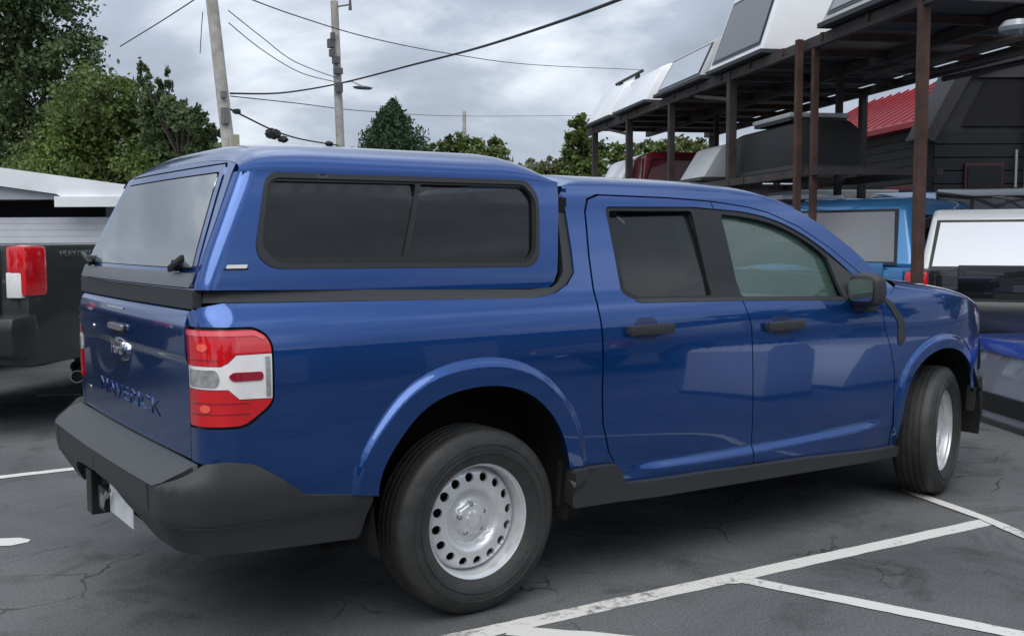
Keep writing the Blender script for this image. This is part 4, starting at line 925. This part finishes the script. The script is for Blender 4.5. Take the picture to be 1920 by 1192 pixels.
mb = MB(); mb.box(0, 2.4, 0, 2, .05, 2.12, c=.02); mb.build('body', mat('container_grey', (.26, .28, .30), .6, vary=.1, scale=2), cn)
mb = MB()
for k in range(16): mb.box(.05+k*.15, .11+k*.15, -.02, 0, .12, 2.05, c=.005)
mb.build('ribs', mat('container_grey', (.36, .38, .40)), cn)

# ------------------------------------------------------------------ white roofed shed at the left
pA, pB = W(-260, 24), W(330, 24)
fdir = (pB-pA); wl = fdir.length; fa = atan2(fdir.y, fdir.x)
shed = empty('shed', pA, fa); tag(shed, 'long low shed with a shallow white roof and pale boarded wall, behind the charcoal pickup', 'shed')
WSID = mat('pale_siding', (.62, .63, .67), .6, vary=.06, scale=2); WROOF = mat('white_roof_sheet', (.78, .80, .82), .5, vary=.08, scale=1.2)
mb = MB(); mb.box(0, wl, 0, 6, 0, 1.85); mb.box(0, wl, 5.9, 6, 1.85, 2.3)
mb.build('wall', WSID, shed)
mb = MB(); zz = .3
while zz < 1.8: mb.box(0, wl, -.012, 0.0, zz, zz+.14, c=.002); zz += .15
mb.build('boards', WSID, shed)
mb = MB(); mb.box(0, wl*.78, .8, .9, 1.85, 2.35); mb.build('opening', VOID, shed)
mb = MB(); mb.box(wl*.78, wl*.90, .1, .2, 1.85, 2.35); mb.build('grey_panel', mat('mid_grey', (.15, .16, .17), .6), shed)
mb = MB()
mb.prism([(-.4, 3.62), (wl+.4, 2.48), (wl+.4, 2.30), (wl*.70, 2.30), (wl*.66, 2.46), (-.4, 2.62 if 0 else 3.22)], -.5, 6.5); rf = mb.build('roof', WROOF, shed)
mb = MB(); mb.prism([(-.4, 3.22), (wl*.66, 2.44), (wl*.66, 2.34), (-.4, 2.36)], -.35, -.3); mb.build('gable', mat('gable_grey', (.40, .41, .45), .6), shed)
mb = MB(); mb.box(wl*.66, wl*.90, -.62, -.50, 2.16, 2.40, c=.01); mb.build('gutter_box', WROOF, shed)

# ------------------------------------------------------------------ trees
def leafmat(name, c1, c2, c3):
    m = bpy.data.materials.new(name); m.use_nodes = True; t = m.node_tree; b = t.nodes['Principled BSDF']; A = t.nodes.new; K = t.links.new
    g_ = A('ShaderNodeNewGeometry'); r = A('ShaderNodeValToRGB'); K(g_.outputs['Random Per Island'], r.inputs[0])
    r.color_ramp.elements[0].color = (*c1, 1); r.color_ramp.elements[1].color = (*c3, 1); r.color_ramp.elements.new(.55).color = (*c2, 1)
    tc = A('ShaderNodeTexCoord'); n = A('ShaderNodeTexNoise'); n.inputs['Scale'].default_value = .9; n.inputs['Detail'].default_value = 3; K(tc.outputs['Object'], n.inputs['Vector'])
    mr = A('ShaderNodeMapRange'); mr.inputs[1].default_value = .35; mr.inputs[2].default_value = .65; mr.inputs[3].default_value = .6; mr.inputs[4].default_value = 1.35; K(n.outputs[0], mr.inputs[0])
    v = A('ShaderNodeVectorMath'); v.operation = 'SCALE'; K(r.outputs[0], v.inputs[0]); K(mr.outputs[0], v.inputs['Scale']); K(v.outputs[0], b.inputs['Base Color'])
    b.inputs['Roughness'].default_value = .5; b.inputs['Specular IOR Level'].default_value = .4
    tl = A('ShaderNodeBsdfTranslucent'); K(v.outputs[0], tl.inputs[0]); mx_ = A('ShaderNodeMixShader'); mx_.inputs[0].default_value = .25
    K(b.outputs[0], mx_.inputs[1]); K(tl.outputs[0], mx_.inputs[2]); K(mx_.outputs[0], t.nodes['Material Output'].inputs[0]); return m
LM1 = leafmat('leaf_dark', (.050, .080, .030), (.088, .130, .048), (.16, .21, .09)); LM2 = leafmat('leaf_olive', (.065, .100, .022), (.110, .155, .034), (.17, .22, .065))
LM3 = leafmat('leaf_conifer', (.020, .050, .024), (.040, .080, .036), (.075, .12, .05)); LM4 = leafmat('leaf_light', (.06, .09, .02), (.10, .14, .035), (.17, .20, .07))
LM5 = leafmat('leaf_pale', (.10, .12, .06), (.15, .17, .09), (.22, .24, .14))
BARK = mat('bark', (.05, .04, .032), .9, vary=.3, scale=6, bump=.5, bscale=12)
def quad_leaf(V, F, c, s, rnd, asp=.55):
    a = Vector((rnd.gauss(0, 1), rnd.gauss(0, 1), rnd.gauss(0, 1))).normalized(); b = a.orthogonal().normalized(); b.rotate(Matrix.Rotation(rnd.uniform(0, 6.28), 3, a))
    n = a.cross(b); i = len(V); s *= rnd.uniform(.6, 1.3)
    V += [c-a*s, c+b*s*asp-a*s*.1, c+a*s, c-b*s*asp+n*s*.12]; F.append((i, i+1, i+2, i+3))
def tree(name, base, clumps, n, leaf, lm, label, cat='tree', group=None, seed=1, trunk=.16, conifer=False):
    rnd = random.Random(seed); t = empty(name, base); tag(t, label, cat, group)
    mb = MB(); top = max(c[2] for c in clumps)
    mb.tube([(0, 0, -.05), (.05, 0, top*.4), (.1, .05, top*.8)], trunk, 9, trunk*.35)
    for c in clumps[:10]:
        z0 = max(.3, min(c[2]*.6, top*.6)); p0 = Vector((.05, 0, z0)); p1 = Vector(c[:3])
        mb.tube([p0, p0.lerp(p1, .5)+Vector((0, 0, -.1)), p1], trunk*.38, 6, trunk*.08)
    autosmooth(mb.build('trunk', BARK, t))
    V = []; F = []; tot = sum(c[3]*c[4]*c[5] for c in clumps)**1.0
    for c in clumps:
        k = int(n*(c[3]*c[4]*c[5])/tot)
        sub = [(Vector((rnd.gauss(0, 1), rnd.gauss(0, 1), rnd.gauss(0, 1))).normalized(), rnd.uniform(.45, 1.0)) for _ in range(max(6, k//60))]
        for j in range(k):
            dv_, rr = rnd.choice(sub); q = dv_*rr*rnd.choice((1, 1, 1, .8, 1.12))
            q = q+Vector((rnd.gauss(0, .13), rnd.gauss(0, .13), rnd.gauss(0, .11)))
            quad_leaf(V, F, Vector((c[0]+q.x*c[3], c[1]+q.y*c[4], max(.1, c[2]+q.z*c[5]))), leaf, rnd)
    o = mobj('crown', V, F, lm, t); return t
def clumps_px(base, spec, d, dd=1.0):
    """spec: (px, py, rx_px, rz_px) -> clump around depth d, in the tree's own coordinates"""
    out = []
    for i, (px, py, rx, rz) in enumerate(spec):
        q = W(px, d+((i*37) % 5-2)*.35*dd, py=py); s = d/FPX
        out.append((q.x-base.x, q.y-base.y, q.z, rx*s, rx*s*.95, rz*s))
    return out
b = W(40, 34); tree('tree', b, clumps_px(b, [(30, -60, 130, 110), (110, 30, 80, 70), (20, 90, 110, 90), (130, 110, 80, 60), (60, 190, 110, 90), (185, 95, 45, 35), (-80, 100, 120, 160), (20, 290, 120, 80), (150, 200, 70, 60), (95, -20, 70, 50), (-20, 350, 150, 90)], 34), 60000, .085, LM1, 'tall broad dark green tree at the top left corner', seed=3, trunk=.35)
b = W(215, 30); tree('tree', b, clumps_px(b, [(180, 210, 80, 70), (240, 190, 70, 50), (220, 270, 110, 70), (130, 300, 90, 70), (310, 260, 55, 60), (300, 320, 90, 60), (180, 350, 120, 60), (80, 350, 100, 60)], 30), 50000, .07, LM2, 'olive green round topped tree in front of the tall dark tree', seed=5, trunk=.2)
b = W(345, 28); tree('tree', b, clumps_px(b, [(275, 140, 12, 28), (292, 150, 10, 26), (320, 165, 16, 34), (335, 210, 30, 30), (300, 210, 32, 40), (365, 225, 30, 28), (395, 255, 26, 22), (330, 260, 50, 40), (415, 275, 16, 12), (370, 290, 45, 30)], 28), 20000, .065, LM1, 'small ragged dark tree just left of the taller utility pole', seed=8, trunk=.12)
# conifer: tiers of drooping sprays
def conifer(base, h, r, n, label, seed, z0=1.0):
    rnd = random.Random(seed); t = empty('conifer_tree', base); tag(t, label, 'tree')
    mb = MB(); mb.tube([(0, 0, 0), (0, 0, h*.6), (0, 0, h)], .2, 8, .03); mb.build('trunk', BARK, t)
    V = []; F = []
    for k in range(n):
        f = rnd.random()**.75; z = z0+(h-z0)*(1-f); br = int(f*14); a0 = (k % 23)/23*6.283+br*.7
        hb_ = ((k % 23)*7919+br*104729+seed*31) % 97/97; L_ = r*f*(0.42+.62*hb_)+.12; z += (hb_-.5)*.5*f; u = rnd.random()**.6; a = a0+rnd.gauss(0, .09)
        q = Vector((cos(a)*L_*u, sin(a)*L_*u, z-.15*L_*u+.30*L_*u*u+rnd.gauss(0, .09)))
        quad_leaf(V, F, q, .085, rnd, .4)
    mobj('crown', V, F, LM3, t)
b = W(742, 42); conifer(b, 1.436+(445-195)/FPX*42, 5.0, 42000, 'dark green conifer with a pointed top standing right of the second pole', 4)
b = W(724, 42.6); conifer(b, 1.436+(445-205)/FPX*42, 3.6, 22000, 'second dark conifer leader, close against the left of the pointed conifer', 9)
b = W(885, 44); tree('tree', b, clumps_px(b, [(845, 285, 28, 28), (880, 275, 30, 26), (925, 285, 26, 26), (900, 300, 50, 25), (815, 290, 25, 25), (870, 320, 60, 30)], 44), 16000, .09, LM4, 'light green rounded tree right of the pointed conifer', seed=11)
b = W(1020, 48); tree('shrub', b, clumps_px(b, [(985, 315, 18, 14), (1010, 312, 20, 14), (1040, 310, 22, 16), (1020, 330, 50, 22)], 48), 8000, .09, LM5, 'pale green low shrub seen just above the front of the cap', 'shrub', seed=13)
b = W(1100, 40); tree('tree', b, clumps_px(b, [(1090, 245, 22, 22), (1080, 280, 26, 28), (1110, 290, 30, 30), (1095, 320, 40, 28), (1060, 318, 20, 20)], 40), 14000, .085, LM2, 'rounded green tree at the far end of the rack', seed=17)
b = W(1230, 34); tree('tree', b, clumps_px(b, [(1170, 300, 40, 24), (1230, 290, 45, 26), (1290, 290, 45, 30), (1240, 325, 90, 30)], 34), 14000, .08, LM4, 'yellowish green tree seen between the two levels of the rack', seed=19)
# hedge line to close the view low down
b = W(420, 46); tree('hedge', b, clumps_px(b, [(300, 380, 120, 40), (450, 385, 120, 40), (600, 390, 120, 40), (760, 385, 120, 45), (900, 380, 110, 45), (1050, 370, 110, 50), (1200, 370, 110, 50)], 46), 16000, .15, LM2, 'long green hedge far behind the blue pickup', 'hedge', seed=23)

# ------------------------------------------------------------------ poles and wires
POLE = mat('weathered_pole', (.40, .385, .35), .85, vary=.2, scale=4, bump=.3, bscale=15)
WIRE = mat('wire_black', (.012, .012, .014), .6)
def at(px, py, d): return W(px, d, py=py)
P1 = at(437, 300, 25); P1t = at(405, -60, 25); p1 = empty('utility_pole', (P1.x, P1.y, 0)); tag(p1, 'nearer pale wooden utility pole rising past the top of the frame', 'utility pole')
mb = MB(); o_ = Vector((P1.x, P1.y, 0)); dv1 = (P1t-P1)/(P1t.z-P1.z); mb.tube([P1-dv1*P1.z-o_, P1-o_, P1t-o_, P1t+dv1*1.2-o_], .17, 14, .12); autosmooth(mb.build('shaft', POLE, p1))
mb = MB(); c = at(428, 180, 24.85)-o_; mb.box(c.x-.06, c.x+.06, c.y-.1, c.y+.1, c.z-.08, c.z+.08, c=.01); c = at(430, 215, 24.85)-o_; mb.box(c.x-.08, c.x+.08, c.y-.1, c.y+.1, c.z-.25, c.z+.15, c=.02); mb.build('bracket', mat('galvanised', (.2, .2, .2), .5, .6), p1)
c = at(447, 262, 24.8)-o_; mb = MB(); mb.box(c.x-.12, c.x+.10, c.y-.06, c.y+.06, c.z-.4, c.z+.12, c=.02); mb.build('meter_box', mat('meter_tan', (.38, .36, .28), .6), p1)
P2 = at(643, 280, 33); P2t = at(636, 12, 33); p2 = empty('utility_pole', (P2.x, P2.y, 0)); tag(p2, 'farther utility pole with a short side arm at its top and fittings halfway up', 'utility pole')
o_ = Vector((P2.x, P2.y, 0)); dv2 = (P2t-P2)/(P2t.z-P2.z); mb = MB(); mb.tube([P2-dv2*P2.z-o_, P2-o_, P2t-o_], .15, 14, .12); autosmooth(mb.build('shaft', POLE, p2))
mb = MB(); mb.tube([at(640, 22, 33)-o_, at(665, 18, 32.8)-o_], .025); mb.tube([at(665, 28, 32.8)-o_, at(665, 8, 32.8)-o_], .06, 8, .035); autosmooth(mb.build('top_arm', mat('galvanised'if 0 else 'insulator_grey', (.10, .10, .11), .5), p2))
for (x0, y0, w_, h_) in ((628, 88, .09, .14), (630, 105, .07, .12), (637, 118, .10, .12), (641, 138, .13, .10), (642, 168, .10, .16), (632, 75, .05, .12)):
    c = at(x0, y0, 32.8)-o_; mb = MB(); mb.box(c.x-w_, c.x+w_, c.y-.09, c.y+.09, c.z-h_, c.z+h_, c=.02); mb.build('fitting', mat('insulator_grey', (.10, .10, .11)), p2)
P3 = at(873, 260, 70); mb = MB(); mb.tube([(0, 0, 0), (0, 0, at(873, 212, 70).z)], .16, 10, .13); p3 = mb.build('utility_pole', POLE, None, loc=(P3.x, P3.y, 0)); tag(p3, 'tiny distant utility pole above the light green tree', 'utility pole')
lamp_o = at(686, 168, 33); sl = empty('street_light', lamp_o); tag(sl, 'grey street light head on a thin arm reaching right from the farther pole', 'street light')
mb = MB(); mb.lathe([(0, .05), (.14, .04), (.25, 0), (.2, -.05), (0, -.07)], 16, axis='z'); h_ = autosmooth(mb.build('lamp_head', mat('lamp_grey', (.16, .17, .19), .4), sl)); h_.scale = (1.4, .8, 1)
mb = MB(); a_ = at(645, 160, 33)-lamp_o; mb.tube([a_, a_*.5+Vector((0, 0, .12)), Vector((0, 0, .04))], .02); mb.build('arm', POLE, sl)
def wire(pts, r, label, nsub=10, nm='overhead_wire'):
    P = [at(*p) for p in pts]; out = []
    for i in range(len(P)-1):
        p0, p1_, p2_, p3_ = P[max(0, i-1)], P[i], P[i+1], P[min(len(P)-1, i+2)]
        for k in range(nsub):
            t = k/nsub; out.append(.5*((2*p1_)+(p2_-p0)*t+(2*p0-5*p1_+4*p2_-p3_)*t*t+(3*p1_-p0-3*p2_+p3_)*t**3))
    out.append(P[-1]); mb = MB(); mb.tube(out, r, 6); o = mb.build(nm, WIRE); o.data.polygons.foreach_set('use_smooth', [True]*len(o.data.polygons)); tag(o, label, 'wire', 'wires between the poles'); return o
wire([(441, 178, 25), (540, 177, 29), (646, 160, 33), (780, 127, 27), (900, 97, 22), (1050, 50, 17), (1195, -2, 13.5), (1400, -75, 10)], .026, 'thick black cable sweeping up to the right from the farther pole')
wire([(450, -5, 25), (560, 36, 29), (700, 78, 33), (850, 108, 40), (1000, 128, 48), (1200, 138, 60)], .016, 'thin wire running from the top left down to the right behind the rack')
wire([(441, 28, 25), (500, 75, 28), (560, 120, 30), (636, 150, 33)], .012, 'upper of two thin slanting wires between the two poles')
wire([(441, 50, 25), (500, 98, 28), (570, 140, 30), (636, 158, 33)], .012, 'lower of two thin slanting wires between the two poles')
wire([(170, 5, 30), (290, 6, 27), (408, 2, 25)], .02, 'level wire entering the nearer pole from the left at the top')
wire([(240, 92, 34), (320, 45, 30), (400, -5, 25.5)], .016, 'slanting wire rising from the trees to the top of the nearer pole')
wire([(441, 183, 25), (560, 196, 30), (700, 212, 40), (870, 221, 60), (1115, 221, 75)], .014, 'faint level wire crossing low over the trees')
wire([(394, 30, 25.2), (390, 70, 25.2), (387, 105, 25.2)], .010, 'short loose wire hanging left of the nearer pole')
wire([(441, 207, 25), (470, 222, 26), (520, 246, 28), (570, 262, 30), (640, 274, 33)], .022, 'sagging black cable with bulky splices low between the two poles')
rnd = random.Random(5)
for px, py, d, s, lb in ((452, 211, 25.5, .14, 'small black splice on the sagging cable beside the nearer pole'), (518, 252, 28, .30, 'largest black splice bundle on the sagging cable'), (536, 262, 28.7, .2, 'black splice just right of the largest bundle'), (622, 271, 32, .17, 'black splice beside the farther pole')):
    mb = MB(); c = at(px, py, d)
    bm = bmesh.new(); bmesh.ops.create_icosphere(bm, subdivisions=3, radius=s*.6)
    for v in bm.verts: v.co = Vector((v.co.x*1.2, v.co.y*1.2, v.co.z*(.8)))*(1+rnd.uniform(-.16, .16))
    mb.bm(bm); o = mb.build('cable_splice', WIRE, None, loc=c); tag(o, lb, 'cable splice', 'splices on the sagging cable'); autosmooth(o, 60)

# ------------------------------------------------------------------ what the paint mirrors: yard on the near side
bw = empty('workshop_building', (-6, -17, 0)); tag(bw, 'pale workshop with ribbed roller doors across the yard behind the viewpoint', 'building')
mb = MB(); mb.box(0, 26, -6, 0, 0, 3.6); mb.build('wall', mat('pale_wall', (.22, .23, .25), .7, vary=.1, scale=1), bw)
for x0 in (3, 8.4, 14.5):
    mb = MB(); z = .05
    while z < 2.9: mb.box(x0, x0+2.6, 0, .03, z, z+.19, c=.01); z += .2
    mb.build('roller_door', mat('roller_white', (.55, .57, .6), .5), bw)
mb = MB(); mb.box(-.3, 26.3, -6.3, .4, 3.6, 3.85); mb.build('roof', mat('roof_dark', (.05, .05, .055), .7), bw)
for k, (x, y, s) in enumerate(((-16, -15, 5.5), (-10, -24, 8), (24, -18, 6), (33, -12, 7), (-24, -4, 7), (-28, 8, 7))):
    rn = random.Random(40+k); cl = [(rn.uniform(-s*.5, s*.5), rn.uniform(-s*.4, s*.4), s*(.35+.12*j), s*.4, s*.4, s*.25) for j in range(5)]
    lb = ['tree left of the pale workshop behind the viewpoint', 'tree behind the workshop left end', 'tree right of the pale workshop', 'tree farthest right beyond the workshop', 'tree left of the yard near the viewpoint', 'tree at the left far side of the yard'][k]
    tree('tree', Vector((x, y, 0)), cl, 3500, .42, LM1, 'dark '+lb, seed=60+k)

bg_pickup((7.5, -8.2, 0), .03, mat('silver_paint', (.42, .43, .45), .3, .5, 1), 'silver pickup parked well to the right of the blue one, outside the frame')
cap_shell((4.30, -3.72, .03), 0, CWH, 'white truck cap standing on the asphalt to the right, mirrored in the rear door', L_=.62, h=.68, w=.95, lean=.02, taper=.03, win=False, endwin=False)
cap_shell((5.25, -3.95, .03), 0, CWH, 'longer white truck cap standing on the asphalt, mirrored in the front door', L_=1.9, h=.56, w=1.5, lean=.34, taper=.03, win=False, endwin=False)
bg_pickup((ram.location.x-sin(.74)*2.75-cos(.74)*.9, ram.location.y+cos(.74)*2.75-sin(.74)*.9, 0), .74, BLKP, 'added black pickup beyond the charcoal one, outside the frame, darkens the tailgate reflection')  # unseen vehicle added to darken what the tailgate mirrors
